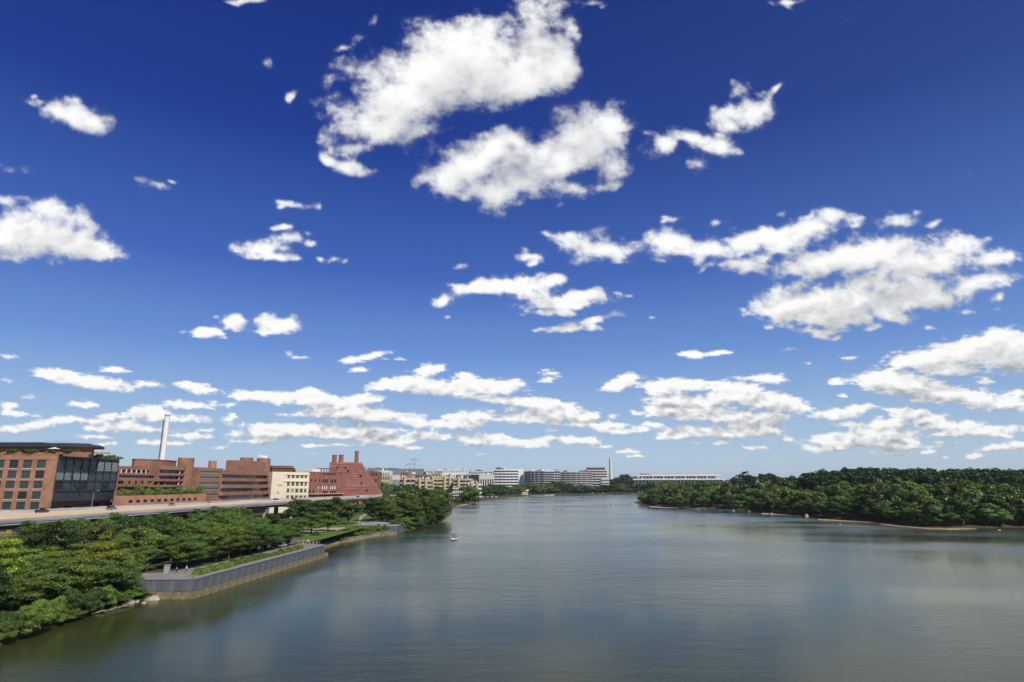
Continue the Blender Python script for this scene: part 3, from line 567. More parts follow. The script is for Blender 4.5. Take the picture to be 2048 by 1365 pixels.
# ------------------------------------------------------------------ buildings
class Bld:
    """A building seen on its front line A->B (left to right from the river). Local x along it, local y into it."""
    def __init__(s, name, label, cat, A, B, z0=4.0, group=None):
        s.A = A; s.L = math.hypot(B[0] - A[0], B[1] - A[1]); s.d = ((B[0] - A[0]) / s.L, (B[1] - A[1]) / s.L); s.n = (-s.d[1], s.d[0])
        s.z0 = z0; s.root = thing(name, label, cat, (A[0], A[1], z0), math.atan2(s.d[1], s.d[0]), group)
    def uw(s, px, py, v=0.0):
        d = ray(px, py); ax, ay = s.A[0] + s.n[0] * v, s.A[1] + s.n[1] * v
        # ray from the camera place meets the vertical plane through (ax, ay)
        k = d[0] * s.n[0] + d[1] * s.n[1]; t = (ax * s.n[0] + ay * s.n[1]) / k
        x, y, z = d[0] * t, d[1] * t, CAM_H + d[2] * t
        return ((x - ax) * s.d[0] + (y - ay) * s.d[1], z - s.z0)
    def rect(s, px0, py0, px1, py1, v=0.0):
        a = s.uw(px0, (py0 + py1) / 2, v)[0]; b = s.uw(px1, (py0 + py1) / 2, v)[0]; pm = (px0 + px1) / 2
        return (a, b, s.uw(pm, py1, v)[1], s.uw(pm, py0, v)[1])
    def part(s, name, mb, m, parent=None, loc=None, label=None, smooth=False):
        o = mb.obj(name, m, parent or s.root, loc, smooth=smooth)
        if label: o['label'] = label
        return o
    def wall(s, name, u0, u1, w0, w1, v0, depth, holes, m, t=.35, label=None):
        """Wall block with real openings: front at v0, reveals t deep, closed block behind."""
        us = sorted({u0, u1} | {min(max(h[i], u0), u1) for h in holes for i in (0, 1)}); ws = sorted({w0, w1} | {min(max(h[i], w0), w1) for h in holes for i in (2, 3)})
        mb = MB(); v1 = v0 + depth
        for a, b in zip(us[:-1], us[1:]):
            for c, d in zip(ws[:-1], ws[1:]):
                if b - a < 1e-4 or d - c < 1e-4: continue
                mu, mw = (a + b) / 2, (c + d) / 2
                if any(h[0] < mu < h[1] and h[2] < mw < h[3] for h in holes): continue
                mb.quad((a, v0, c), (b, v0, c), (b, v0, d), (a, v0, d))
        for h in holes:
            a, b, c, d = max(h[0], u0), min(h[1], u1), max(h[2], w0), min(h[3], w1)
            if b <= a or d <= c: continue
            mb.quad((a, v0, c), (a, v0, d), (a, v0 + t, d), (a, v0 + t, c)); mb.quad((b, v0, c), (b, v0 + t, c), (b, v0 + t, d), (b, v0, d))
            mb.quad((a, v0, c), (a, v0 + t, c), (b, v0 + t, c), (b, v0, c)); mb.quad((a, v0, d), (b, v0, d), (b, v0 + t, d), (a, v0 + t, d))
        mb.quad((u0, v0, w0), (u0, v0, w1), (u0, v1, w1), (u0, v1, w0)); mb.quad((u1, v0, w0), (u1, v1, w0), (u1, v1, w1), (u1, v0, w1))
        mb.quad((u0, v0, w1), (u1, v0, w1), (u1, v1, w1), (u0, v1, w1)); mb.quad((u0, v1, w0), (u0, v1, w1), (u1, v1, w1), (u1, v1, w0))
        return s.part(name, mb, m, label=label)
    def window(s, r, v, m, nx=2, ny=3, fm=None, bar=.07, name='window', t=.30):
        """frame (part) > pane (sub-part), sharing mesh data between windows of one size"""
        W, Hh = round(r[1] - r[0], 2), round(r[3] - r[2], 2); key = (W, Hh, nx, ny, m.name, bar)
        if key not in WIN:
            f = MB(); f.box(0, W, -.06, .02, 0, bar); f.box(0, W, -.06, .02, Hh - bar, Hh); f.box(0, bar, -.06, .02, bar, Hh - bar); f.box(W - bar, W, -.06, .02, bar, Hh - bar)
            for i in range(1, nx): f.box(W * i / nx - bar * .4, W * i / nx + bar * .4, -.05, .015, bar, Hh - bar)
            for i in range(1, ny): f.box(bar, W - bar, -.045, .012, Hh * i / ny - bar * .4, Hh * i / ny + bar * .4)
            p = MB(); p.box(.01, W - .01, .025, .05, .01, Hh - .01)
            WIN[key] = (f.mesh(name, fm or M['steel_dark']), p.mesh('pane', m))
        a, b = WIN[key]; o = put(bpy.data.objects.new(name, a), s.root, (r[0], v + t - .06, r[2])); put(bpy.data.objects.new('pane', b), o); return o
WIN = {}
def darkslot(b, r, v, m, name='window_band'):
    mb = MB(); mb.box(r[0], r[1], v, v + .06, r[2], r[3]); return b.part(name, mb, m)

# --- brick office building at the left edge, with the glazed corner wing
A = (XZ(-150, 970, 270)[0], 270); B = (XZ(105, 970, 270)[0], 270)
b = Bld('brick_office_building', 'orange brick office building with square windows, at the left edge', 'building', A, B, 4.0)
rows = [(921, 936), (942, 957), (963, 977), (984, 998), (1005, 1019), (1027, 1041), (1048, 1064)]
holes = []; xs0, xs1, _, _ = b.rect(38.5, 963, 56, 977); pitch = 5.86
for ri, (y0, y1) in enumerate(rows):
    w0, w1 = b.uw(47, y1)[1], b.uw(47, y0)[1]
    for k in range(-7, 2):
        u = xs0 + k * pitch
        if u > .3: holes.append((u, u + 3.85, w0 - .1, w1 + .1))
wt = b.uw(50, 908)[1]
b.wall('brick_wall', 0, b.L, 0, wt, 0, 1.1, holes, M['brick_warm'], .55)
c_ = MB(); c_.box(.4, b.L - 3.5, 1.102, 34, 0, wt - .05); b.part('brick_core', c_, M['brick_warm'])
for i, h in enumerate(holes):
    b.window(h, 0, M['glass_green'] if (i * 7) % 5 else M['glass_dark'], 4, 4, t=.5)
    s_ = MB(); s_.box(h[0] - .15, h[1] + .15, -.14, .0, h[2] - .42, h[2] - .10); b.part('window_sill', s_, M['sill'])
for w_ in (wt, wt - 2.1):
    s_ = MB(); s_.box(-.1, b.L + .1, -.16, -.01, w_ - .35, w_); b.part('cornice', s_, M['brick_warm'])
pw0, pw1 = wt, b.uw(50, 893.5, 5)[1]
b.wall('penthouse_wall', 0, b.L - 1.5, pw0, pw1, 5, 20, [(6, 12, pw0 + .6, pw0 + 2.4), (16, 24, pw0 + .6, pw0 + 2.4), (34, 44, pw0 + .6, pw0 + 2.4)], M['brick_warm'], .5)
darkslot(b, (5.5, 44.5, pw0 + .5, pw0 + 2.5), 5.51, M['glass_dark'])
rw = b.uw(50, 884, 3)[1]
roof = MB(); roof.prism([(-1, 3.2), (b.L + .5, 3.2), (b.L + 8.5, 9), (b.L + 9.8, 12), (b.L + 3, 26), (-1, 27)], pw1 - .15, pw1 + .9); b.part('overhanging_roof', roof, M['roof_dark'])
roof = MB(); roof.box(0, b.L - 12, 6, 24, pw1 + .905, rw); b.part('roof_plant_room', roof, M['roof_dark'])
roof = MB(); roof.prism([(b.L - 11, 6), (b.L + .5, 6), (b.L + 6, 10), (b.L + 1, 22), (b.L - 11, 22)], pw1 + .905, pw1 + 1.6); b.part('roof_deck', roof, M['roof_dark'])
rail = MB()
for i in range(26):
    f = i / 25; u = b.L - 10 + 17 * f; v = 5 + (max(0, f - .6) * 14); rail.box(u, u + .07, v, v + .07, pw1 + .9, pw1 + 2.3)
rail.box(b.L - 10, b.L + .4, 5.0, 5.06, pw1 + 2.25, pw1 + 2.33); b.part('roof_railing', rail, M['chrome'])
drum = MB(); drum.prism([(b.L - 1.49, 5.5), (b.L + 3, 7), (b.L + 6, 11), (b.L + 1, 22), (b.L - 1.49, 22)], wt - 1, pw1 - .16); b.part('corner_pavilion', drum, M['brick_brown'])  # browner than the penthouse brick: shade of the turned side put into colour
for k in range(9):     # rooftop plant boxes: each hedge length a part
    d_ = MB(); u = 3 + k * 8.2; d_.box(u, u + 6.4, .9, 1.9, wt + .01, wt + .6); b.part('planter', d_, M['brick_warm'])
office = b
# glazed wing (one building with it): its own local line
Cc = (XZ(232, 970, 309)[0], 309.0)
Bw = (B[0] + .1, B[1] + .9)
g = Bld('glazed_wing', 'dark glass and steel corner wing over a brick base, right of the orange brick offices', 'building', Bw, Cc, 4.0)
g0 = g.uw(110, 913)[1]; lv = [g.uw(110, y)[1] for y in (919.5, 940, 942.5, 960, 962.5, 980)]
body = MB(); body.box(0, g.L, .42, 3.2, 14, g0); body.box(4, g.L, 3.2, 26, 14, g0); g.part('steel_body', body, M['steel_dark'])
body = MB(); body.box(0, g.L, -.1, .41, g0 - .25, g0 + .35); g.part('roof_edge', body, M['steel_dark'])
body = MB(); body.box(.5, g.L - .4, 2.4, 24, 0, 13.99); g.part('brick_base', body, M['brick_brown'])  # darker brick colour carries the shadow under the overhang
nb = 8
for fi, (wa, wb) in enumerate(((lv[1], lv[0]), (lv[3], lv[2]), (lv[5], lv[4]))):
    for k in range(nb):
        u = g.L * k / nb; W = g.L / nb
        if fi == 0: mm = M['glass_purple'] if k < 5 else M['glass_pale']
        elif fi == 1: mm = M['glass_pale'] if k < 4 else M['glass_green']
        else: mm = M['glass_green'] if k % 3 else M['glass_dark']
        g.window((u + .12, u + W - .12, wa, wb), .02, mm, 4, 4, bar=.10, name='curtain_wall_bay', t=.3)
    s_ = MB(); s_.box(0, g.L, -.25, .41, wa - .55, wa - .02); g.part('floor_edge', s_, M['steel_dark'])
for k in range(nb + 1):
    s_ = MB(); u = min(g.L * k / nb, g.L - .22); s_.box(u, u + .2, -.12, .24, lv[5], g0 - .3); g.part('mullion', s_, M['steel_dark'])
for k in range(5):
    darkslot(g, (2 + k * 8.5, 6.5 + k * 8.5, 7.5, 13), 2.33, M['glass_dark'], 'base_window')
s_ = MB(); s_.box(17, 27, 2.1, 2.32, 2, 12.5); g.part('garage_panel', s_, M['steel_dark'])
for i in range(9):
    x, y = g.A[0] + g.d[0] * (6 + i * 4.3) + g.n[0] * 2.2, g.A[1] + g.d[1] * (6 + i * 4.3) + g.n[1] * 2.2
    tree(x, y, 2.2 if i % 2 else 1.5, 4.4, 'shrub', ('olive', 'mid', 'fresh')[i % 3], 'shrub on the roof terrace of the glazed wing, %s from the left' % ordw(i), 'roof terrace shrubs', name='shrub', cat='shrub', z=g0 + 4.3, trunk=False)
for i in range(7):
    tree(A[0] + 9 + i * 8.2, 271.4, 1.7, 6.2, 'shrub', ('mid', 'olive')[i % 2], 'shrub on the top ledge of the orange brick offices, %s from the left' % ordw(i), 'ledge shrubs', name='shrub', cat='shrub', z=wt + 4.4, trunk=False)
def umbrella(x, y, z, r, label):
    t = thing('parasol', label, 'parasol', (x, y, z)); p = MB(); p.tube((0, 0, 0), (0, 0, 2.4), .05, .05, 6); p.obj('pole', M['chrome'], t)
    c = MB(); c.prism([(r * math.cos(a * math.pi / 4), r * math.sin(a * math.pi / 4)) for a in range(8)], 2.1, 2.9, [(.15 * math.cos(a * math.pi / 4), .15 * math.sin(a * math.pi / 4)) for a in range(8)]); c.obj('canopy', M['umbrella'], t)
x, z = XZ(106, 903, 272); umbrella(x, 272.6, wt + 4, 2.6, 'large white parasol on the roof terrace of the orange brick offices')
p_ = g.uw(203, 911, 5); x, y = g.A[0] + g.d[0] * p_[0] + g.n[0] * 5, g.A[1] + g.d[1] * p_[0] + g.n[1] * 5; umbrella(x, y, g0 + 4, 2.6, 'white parasol on the roof terrace above the glazed wing')

# --- the long terraced brick complex
A = (XZ(228, 970, 318)[0], 318.0); B = (XZ(545, 970, 497)[0], 497.0)
b = Bld('terraced_brick_complex', 'long brown brick complex with stepped balcony bands and round towers', 'building', A, B, 4.0)
BT = M['brick_terra']; DK = M['glass_dark']
def slots(px0, px1, rws, v=0):
    return [b.rect(px0, y0, px1, y1, v) for y0, y1 in rws]
def section(px0, px1, ytop, v, depth, rws, inset=.6, m=BT, gm=None, ny=1, seg=None, label=None, nm='terrace_block', gt=1.6):
    """a block with long recessed window bands; each band holds separate windows"""
    u0, u1 = b.uw(px0, 970, v)[0], b.uw(px1, 970, v)[0]; pm = (px0 + px1) / 2
    hs = []
    for y0, y1 in rws:
        h = (u0 + inset, u1 - inset, b.uw(pm, y1, v)[1], b.uw(pm, y0, v)[1])
        hs.append(h)
    b.wall(nm, u0, u1, 0, b.uw(pm, ytop, v)[1], v, depth, hs, m, gt, label)
    for h in hs:
        n = seg or max(1, int((h[1] - h[0]) / 4.5)); W = (h[1] - h[0]) / n
        for k in range(n):
            b.window((h[0] + W * k, h[0] + W * (k + 1) - .05, h[2], h[3]), v, (gm or DK), 2, 1, t=gt - .05, bar=.09)
    return u0, u1
# S1: stepped terraces left
section(234, 322, 934, 6, 22, [(940, 946)], seg=9, gt=1.2, label='upper terrace storey')
u0, u1 = b.uw(234, 970, 2.5)[0], b.uw(322, 970, 2.5)[0]
section(234, 312, 947.5, 2.5, 3.45, [(951, 956)], seg=6, gt=1.0)
section(234, 300, 958, 0, 2.45, [(962, 968)], seg=4, gt=1.4)
section(234, 300, 969, -1.2, 1.15, [(974, 981)], seg=4, gt=.9)
for k in range(9):
    c = MB(); u = u0 + 2 + k * (u1 - u0 - 4) / 8; z_ = b.uw(278, 940, 6)[1]; c.box(u, u + .5, 5.5, 5.95, b.uw(278, 947.5, 6)[1], z_); b.part('pillar', c, M['offwhite'])
for k in range(7):
    c = MB(); u = u0 + 1 + k * 5.2; c.box(u, u + 1.0, -1.9, -.02, b.uw(268, 973, 0)[1], b.uw(268, 961, 0)[1]); b.part('buttress', c, BT)
# big drum on the roof
ud = b.uw(316, 930, 16)[0]; zt, zb_ = b.uw(316, 922, 16)[1], b.uw(316, 935, 16)[1]
R_ = abs(b.uw(357, 930, 16)[0] - b.uw(275, 930, 16)[0]) / 2 * .62
c = MB(); c.prism([(ud + R_ * 1.5 * math.cos(t), 18 + R_ * .55 * math.sin(t)) for t in [i * math.pi / 12 for i in range(24)]], zb_ - 2, zt); b.part('roof_drum', c, BT)
c = MB(); c.prism([(ud + (R_ * 1.5 + .3) * math.cos(t), 18 + (R_ * .55 + .3) * math.sin(t)) for t in [i * math.pi / 12 for i in range(24)]], zt, zt + .5); b.part('roof_rim', c, M['brick_brown'])
# S2: round balconies
u0, u1 = b.uw(320, 970, -1)[0], b.uw(373, 970, -1)[0]; b.wall('balcony_block', u0, u1 + 2, 0, b.uw(346, 934, 1)[1], 1.0, 20, [], M['brick_brown'], .3)
lev = [(933, 940.5), (947.5, 952), (958.7, 963.3), (970, 974.5), (981.5, 1002)]
for i, (y0, y1) in enumerate(lev):
    u0, u1 = b.uw(322 - (i > 1) * 22, 970, -1)[0], b.uw(372, 970, -1)[0]; z0_, z1_ = b.uw(348, y1, -1)[1], b.uw(348, y0, -1)[1]
    poly = [(u0, 1.0)] + [(u0 + (u1 - u0) * f, -3.2 * math.sin(math.pi * min(1, .12 + f * .88)) ** .5 + .2) for f in [k / 10 for k in range(11)]] + [(u1, 1.0)]
    c = MB(); c.prism(poly, z0_, z1_); b.part('balcony_band', c, BT)
for i in range(4):
    z0_, z1_ = b.uw(348, lev[i + 1][0], -1)[1], b.uw(348, lev[i][1], -1)[1]; ua = b.uw(324, 970, 0)[0]; ub = b.uw(370, 970, 0)[0]; n = 7
    for k in range(n):
        W = (ub - ua) / n; b.window((ua + W * k, ua + W * (k + 1) - .05, z0_ + .02, z1_ - .02), 0.6, M['glass_teal'] if (i == 0 and k < 3) else DK, 2, 1, t=.3)
    c = MB(); uc = b.uw(354, 970, -1)[0]; c.tube((uc, -1.6, z0_), (uc, -1.6, z1_), .45, .45, 8); b.part('column', c, M['offwhite'])
# cylinder tower
def cyl(pxl, pxr, ytop, ybot, v, m=BT, nm='round_tower', asp=.55):
    ua, ub = b.uw(pxl, 960, v)[0], b.uw(pxr, 960, v)[0]; r = (ub - ua) / 2; uc = (ua + ub) / 2; c = MB()
    c.prism([(uc + r * .80 * math.cos(t), v + r * asp + r * asp * math.sin(t)) for t in [i * math.pi / 10 for i in range(20)]], b.uw((pxl + pxr) / 2, ybot, v)[1], b.uw((pxl + pxr) / 2, ytop, v)[1]); return b.part(nm, c, m, smooth=False)
cyl(367, 394, 916, 1003, -3)
cyl(424, 434, 922, 937, 4, M['brick_warm'], 'roof_chimney', .8)
# S3: teal window bands between rounded ends
section(392, 443, 936, 0, 20, [(942.5, 948), (954, 959.5), (965.5, 971), (976, 981.5), (988, 993)], inset=3.2, gm=M['glass_teal'], seg=8, gt=.7, label='bay with teal window bands')
# S4: long bands, each storey projecting further
u0s = 443
for i, (y0, y1, yb) in enumerate([(942, 950.3, 957), (957, 963.2, 969.5), (969.5, 976.2, 983), (983, 989.8, 996.5), (996.5, 1003, 1012)]):
    v = 1.5 - i * 1.1; u0, u1 = b.uw(443, 970, v)[0] + .5, b.uw(543 - 2 * (i == 0), 970, v)[0]; z1_, z0_ = b.uw(495, y0, v)[1], b.uw(495, y1, v)[1]
    c = MB(); c.prism([(u0, 4), (u0, v + 1), (u0 + 1.4, v), (u1 - .1, v), (u1, v + .4), (u1, 4)], z0_, z1_); b.part('balcony_band', c, BT)
    if i < 4:
        zz = b.uw(495, yb, v)[1]; n = 12; W = (u1 - u0 - 2) / n
        for k in range(n): b.window((u0 + 1 + W * k, u0 + 1 + W * (k + 1) - .05, zz + .02, z0_ - .02), v + 1.6, M['glass_pale'] if (i == 3 and 1 < k < 8) else DK, 2, 1, t=.3)
u0, u1 = b.uw(443, 970, 4)[0], b.uw(544, 970, 4)[0]
b.wall('core_wall', u0 + .55, u1 - .2, 0, b.uw(495, 944, 4)[1], 4.02, 18, [], M['brick_brown'], .3)
hb = [b.rect(497, 915, 509, 917, 6)]
b.wall('upper_block', b.uw(484, 930, 6)[0], b.uw(541, 930, 6)[0], b.uw(512, 945, 6)[1], b.uw(512, 923, 6)[1], 6, 12, [], BT, .3)
cyl(491, 510, 915.5, 924, 8); cyl(526, 545, 917, 944, 5)
for k in range(12):
    x, z = XZ(240 + k * 13, 980, 325 + k * 5)
# garden terrace wall with low hedge
A2 = (XZ(226, 985, 305)[0] + 6, 305.0); B2 = (XZ(392, 985, 375)[0] + 6, 375.0)
gt_ = Bld('garden_terrace', 'low brick terrace wall with lawn on top in front of the terraced complex', 'wall', A2, B2, 4.0)
zt = gt_.uw(300, 991)[1]
gt_.wall('brick_wall', 0, gt_.L, 0, zt, 0, 5, [(3 + k * 5.5, 6.2 + k * 5.5, zt - 3.4, zt - 2.0) for k in range(int(gt_.L / 5.5) - 1)], M['brick_warm'], .3)
for k in range(int(gt_.L / 5.5) - 1): darkslot(gt_, (3.02 + k * 5.5, 6.18 + k * 5.5, zt - 3.38, zt - 2.02), .2, M['glass_dark'], 'garage_vent')
l_ = MB(); l_.box(.3, gt_.L - .3, .3, 4.7, zt + .004, zt + .12); gt_.part('lawn_top', l_, M['lawn'])
for i in range(15):
    u = 3 + i * (gt_.L - 6) / 14; x, y = gt_.A[0] + gt_.d[0] * u + gt_.n[0] * 3.2, gt_.A[1] + gt_.d[1] * u + gt_.n[1] * 3.2
    tree(x, y, (3.4, 2.2, 4.4, 2.8)[i % 4], (6, 5, 7)[i % 3], 'shrub', ('fresh', 'olive', 'mid', 'fresh')[i % 4], 'shrub on the garden terrace of the brick complex, %s from the left' % ordw(i), 'garden terrace shrubs', name='shrub', cat='shrub', z=zt + 4.05, trunk=False)
x, y = A[0] + 30, A[1]
# --- tall white stack behind
x, zt = XZ(334, 832, 470); x0, zb_ = XZ(325, 922, 470)
t = thing('smokestack', 'tall white round smokestack rising behind the brick complex', 'chimney', ((x + x0) / 2, 470, 4)); c = MB()
hs = zt - 4; r0, r1 = 11.3 / 1250 * 470 / 2, 9.2 / 1250 * 470 / 2
for k in range(14): c.tube((0, 0, hs * k / 14), (0, 0, hs * (k + 1) / 14 - .06), r0 + (r1 - r0) * k / 14 * 1.0, r0 + (r1 - r0) * (k + 1) / 14, 24)
c.obj('shaft', M['white'], t, smooth=False); c = MB(); c.tube((0, 0, hs - .24), (0, 0, hs + .9), r1 + .25, r1 + .25, 24); c.obj('tan_rim', M['tan'], t)
c = MB(); c.box(-r0 - .5, -r0 - .2, -.3, .3, 0, hs * .96)
for k in range(60): c.box(-r0 - .2, -r0 + .5, -.25, .25, hs * k / 62, hs * k / 62 + .08)
c.obj('ladder', M['steel_dark'], t)

# --- cream building
A = (XZ(543, 970, 488)[0], 488.0); B = (XZ(617.5, 970, 513)[0], 513.0)
b = Bld('cream_office_building', 'cream stucco building with a blank left wall and five window bays', 'building', A, B, 4.0)
cols = [(575, 580.5), (583.5, 589.8), (592, 598.6), (600.8, 607.4), (609.2, 614.6)]; rws = [(951, 957), (964.5, 972.5), (978, 986), (991.5, 998), (1004, 1011)]
hs = []
for y0, y1 in rws:
    for c0, c1 in cols:
        k = (y0 - 951) * -.06; r = b.rect(c0 + k, y0, c1 + k, y1); hs.append(r)
zt = b.uw(580, 944.5)[1]; b.wall('stucco_wall', 0, b.L, 0, zt, 0, 26, hs, M['cream'], .5)
for i, h in enumerate(hs): b.window(h, 0, DK if i != 11 else M['glass_pale'], 2, 2, fm=M['cream'], bar=.10, t=.42)
for y0, pad, x0 in ((949, .55, 569), (962.5, .7, 567), (975.5, .15, 573), (989, .15, 573)):
    s_ = MB(); z_ = b.uw(595, y0)[1]; s_.box(b.uw(x0, y0)[0], b.L + .3, -pad, -.01, z_ - .5, z_ + .1); b.part('cornice', s_, M['cream'])
for k in range(6):
    s_ = MB(); u = [b.uw(p, 970)[0] for p in (573.3, 582, 591, 599.7, 608.4, 616)][k]; s_.box(u - .22, u + .22, -.14, -.005, b.uw(595, 1000)[1], b.uw(595, 963)[1]); b.part('pilaster', s_, M['cream'])
s_ = MB(); u, z_ = b.uw(560.5, 971); n0 = 16; s_.prism([(u + 2.4 * math.cos(t), z_ + .9 * math.sin(t)) for t in [i * 2 * math.pi / n0 for i in range(n0)]], 0, .05)
s_.v = [(a, -c - .02, bb) for a, bb, c in s_.v]; b.part('faded_oval_emblem', s_, M['tan'])
for xx in (554.5, 557.5): darkslot(b, b.rect(xx - .6, 984, xx + .6, 988), -.05, M['glass_dark'], 'small_window')
rr = Bld('brown_roof_building', 'brown flat roofed building peeking over the cream building', 'building', (XZ(541, 970, 540)[0], 540), (XZ(584, 970, 552)[0], 552), 4.0)
c = MB(); c.box(0, rr.L, 0, 20, 0, rr.uw(560, 932)[1]); rr.part('wall', c, M['roof_brown']); c = MB(); c.box(-.8, rr.L + .8, -.8, 20.8, rr.uw(560, 936)[1], rr.uw(560, 934.5)[1]); rr.part('cornice', c, M['brick_terra'])

# --- red brick warehouse and pyramid-roofed plant
A = (XZ(616, 970, 560)[0], 560.0); B = (XZ(692, 970, 612)[0], 612.0)
b = Bld('red_brick_warehouse', 'red brick building with rows of small windows beside the pyramid roof', 'building', A, B, 4.0)
hs = []; hm = []
for (c0, c1, y0, y1, mm) in [(618, 621, 959, 964, DK), (622, 625, 959, 964, DK), (629, 632.5, 959, 964, DK), (638, 641, 959, 964, DK), (645, 649, 959, 966, DK), (650, 656, 959, 966, DK), (661, 666, 959, 966, DK), (668, 673, 959, 966, DK), (636.5, 638.5, 972, 979, M['white']), (644, 646.3, 972, 979, M['white']), (648.2, 650.5, 972, 979, M['white']), (652.5, 655, 972, 979, M['white']), (660, 662.4, 972, 979, M['white']), (664.4, 667, 972, 979, M['white']), (669, 671.5, 972, 979, M['white']), (618, 622, 981, 986, DK), (625, 628, 981, 986, DK), (645, 656, 983, 986, DK), (660, 672, 983, 986, DK), (646, 672, 947, 951, M['glass_green'])]:
    r = b.rect(c0, y0, c1, y1); hs.append(r); hm.append(mm)
zt = b.uw(650, 945)[1]; b.wall('brick_wall', 0, b.L, 0, zt, 0, 26, hs, M['brick_red'], .4)
for h, mm in zip(hs, hm): b.window(h, 0, mm, max(1, int((h[1] - h[0]) / 1.3)), 2, t=.32, bar=.08)
s_ = MB(); s_.box(-.2, b.L + .2, -.3, -.01, zt - .6, zt + .2); b.part('cornice', s_, M['brick_brown'])
s_ = MB(); z0_ = b.uw(630, 989)[1]; s_.box(2, b.L - 5, -2.4, -.01, z0_, z0_ + .5); b.part('canopy', s_, M['sill'])
s_ = MB(); u0, u1 = b.uw(643, 940, 8)[0], b.uw(674, 940, 8)[0]; zt2 = b.uw(658, 937, 8)[1]
s_.box(u0, u1, 8, 16, zt2 - .5, zt2)
for k in range(7): u = u0 + (u1 - u0) * k / 6.05; s_.box(u, u + .5, 8, 8.5, zt, zt2 - .51)
b.part('roof_pergola', s_, M['brick_brown'])
s_ = MB(); s_.box(b.uw(625, 941, 6)[0], b.uw(640, 941, 6)[0], 6, 12, zt, b.uw(632, 938, 6)[1]); b.part('roof_unit', s_, M['white'])
Yp = 668.0
xl, _ = XZ(657, 970, Yp); xr, _ = XZ(757, 990, Yp - 8); zt = XZ(690, 924.5, Yp + 14)[1]; xtl = XZ(659, 925, Yp + 14)[0]; xtr = XZ(712, 925, Yp + 14)[0]
t = thing('pyramid_roofed_plant', 'red brick building with a stepped pyramid slope and three chimneys', 'building', (0, 0, 0)); NTI = 15; zb_ = 9.0
base = MB(); base.box(xl, xr - 3, Yp - 8, Yp + 40, 3, zb_ - .01); base.obj('brick_base', M['brick_red'], t)
for k in range(NTI):
    f0 = k / NTI; f1 = (k + 1) / NTI; c = MB(); L0 = xl + (xtl - xl) * f0; L1 = xl + (xtl - xl) * f1; R0 = xr + (xtr - xr) * f0; R1 = xr + (xtr - xr) * f1; F0 = Yp - 8 + 22 * f0; F1 = Yp - 8 + 22 * f1
    z0_, z1_ = zb_ + (zt - zb_) * f0, zb_ + (zt - zb_) * f1 - .34
    c.prism([(L0, F0), (R0, F0), (R0, Yp + 40), (L0, Yp + 40)], z0_, z1_, [(L0, F1 - .35), (R1 + .35, F1 - .35), (R1 + .35, Yp + 40), (L0, Yp + 40)]); c.obj('slope_tier', M['brick_red'], t)
def onplant(px, py, Y): return XZ(px, py, Y)
for (p0, p1, yt, yb) in ((664.8, 674.2, 910, 927), (677.8, 687.6, 910, 927), (710, 718, 902.5, 940)):
    x0, z1_ = XZ((p0 + p1) / 2, yt, Yp + 16); wd = (p1 - p0) / 1250 * Yp * .5; c = MB(); z0_ = XZ(690, yb, Yp + 16)[1]
    k = 12; c.prism([(x0 + wd * 1.05 * math.cos(a), Yp + 16 + wd * 1.05 * math.sin(a)) for a in [i * 2 * math.pi / k for i in range(k)]], z0_, z1_ - 1.2, [(x0 + wd * .95 * math.cos(a), Yp + 16 + wd * .95 * math.sin(a)) for a in [i * 2 * math.pi / k for i in range(k)]]); o = c.obj('chimney', M['brick_red'], t)
    c = MB(); c.tube((x0, Yp + 16, z1_ - 1.19), (x0, Yp + 16, z1_), wd * 1.04, wd * 1.04, 12); c.obj('rim', M['brick_brown'], o)
for (px, py) in ((676, 935), (692, 935), (724, 966), (734, 981), (697, 942), (722, 952)):
    f = (XZ(px, py, Yp)[1] - zb_) / (zt - zb_); Yf = Yp - 8 + 22 * f; x, z = XZ(px, py, Yf); c = MB(); c.prism([(x - .9, Yf - 1.3), (x + .9, Yf - 1.3), (x + .9, Yf + 2.5), (x - .9, Yf + 2.5)], z - 1, z + 1.1); o = c.obj('dormer', M['brick_red'], t); c = MB(); c.box(x - .65, x + .65, Yf - 1.36, Yf - 1.31, z - .8, z + .8); c.obj('pane', M['glass_dark'], o)
lw = thing('red_tent_roof', 'small red roofed pavilion at the foot of the pyramid slope', 'pavilion', (XZ(757, 985, 700)[0], 700, 4))
c = MB(); c.prism([(-8, -4), (8, -4), (8, 4), (-8, 4)], 9, 15, [(-3, -.3), (1, -.3), (1, .3), (-3, .3)]); c.obj('roof', M['brick_red'], lw); c = MB(); c.box(-7, 7, -3.2, 3.2, 0, 8.99); c.obj('wall', M['offwhite'], lw)

# ------------------------------------------------------------------ elevated road
near = [(-147, 120), (-147, 200), (-144, 300), (-139, 392), (-131, 480), (-118, 590), (-96, 720), (-70, 860)]
far = [(-201, 120), (-196, 200), (-188, 262), (-183, 300), (-176, 392), (-160, 480), (-140, 590), (-113, 720), (-84, 860)]
def smoothpath(P, n):
    P = np.array(P, float); d = np.r_[0, np.cumsum(np.hypot(*np.diff(P, axis=0).T))]; t = np.linspace(0, d[-1], n)
    x = np.interp(t, d, P[:, 0]); y = np.interp(t, d, P[:, 1]); k = np.ones(5) / 5
    xs = np.convolve(np.pad(x, 2, 'edge'), k, 'valid'); ys = np.convolve(np.pad(y, 2, 'edge'), k, 'valid'); return list(zip(xs, ys))
NP, FP = smoothpath(near, 60), smoothpath(far, 60)
ZD = 14.4
fw = thing('elevated_road', 'concrete elevated road on steel piers with pale barriers, along the brick buildings', 'viaduct', (0, 0, 0))
dk = MB()
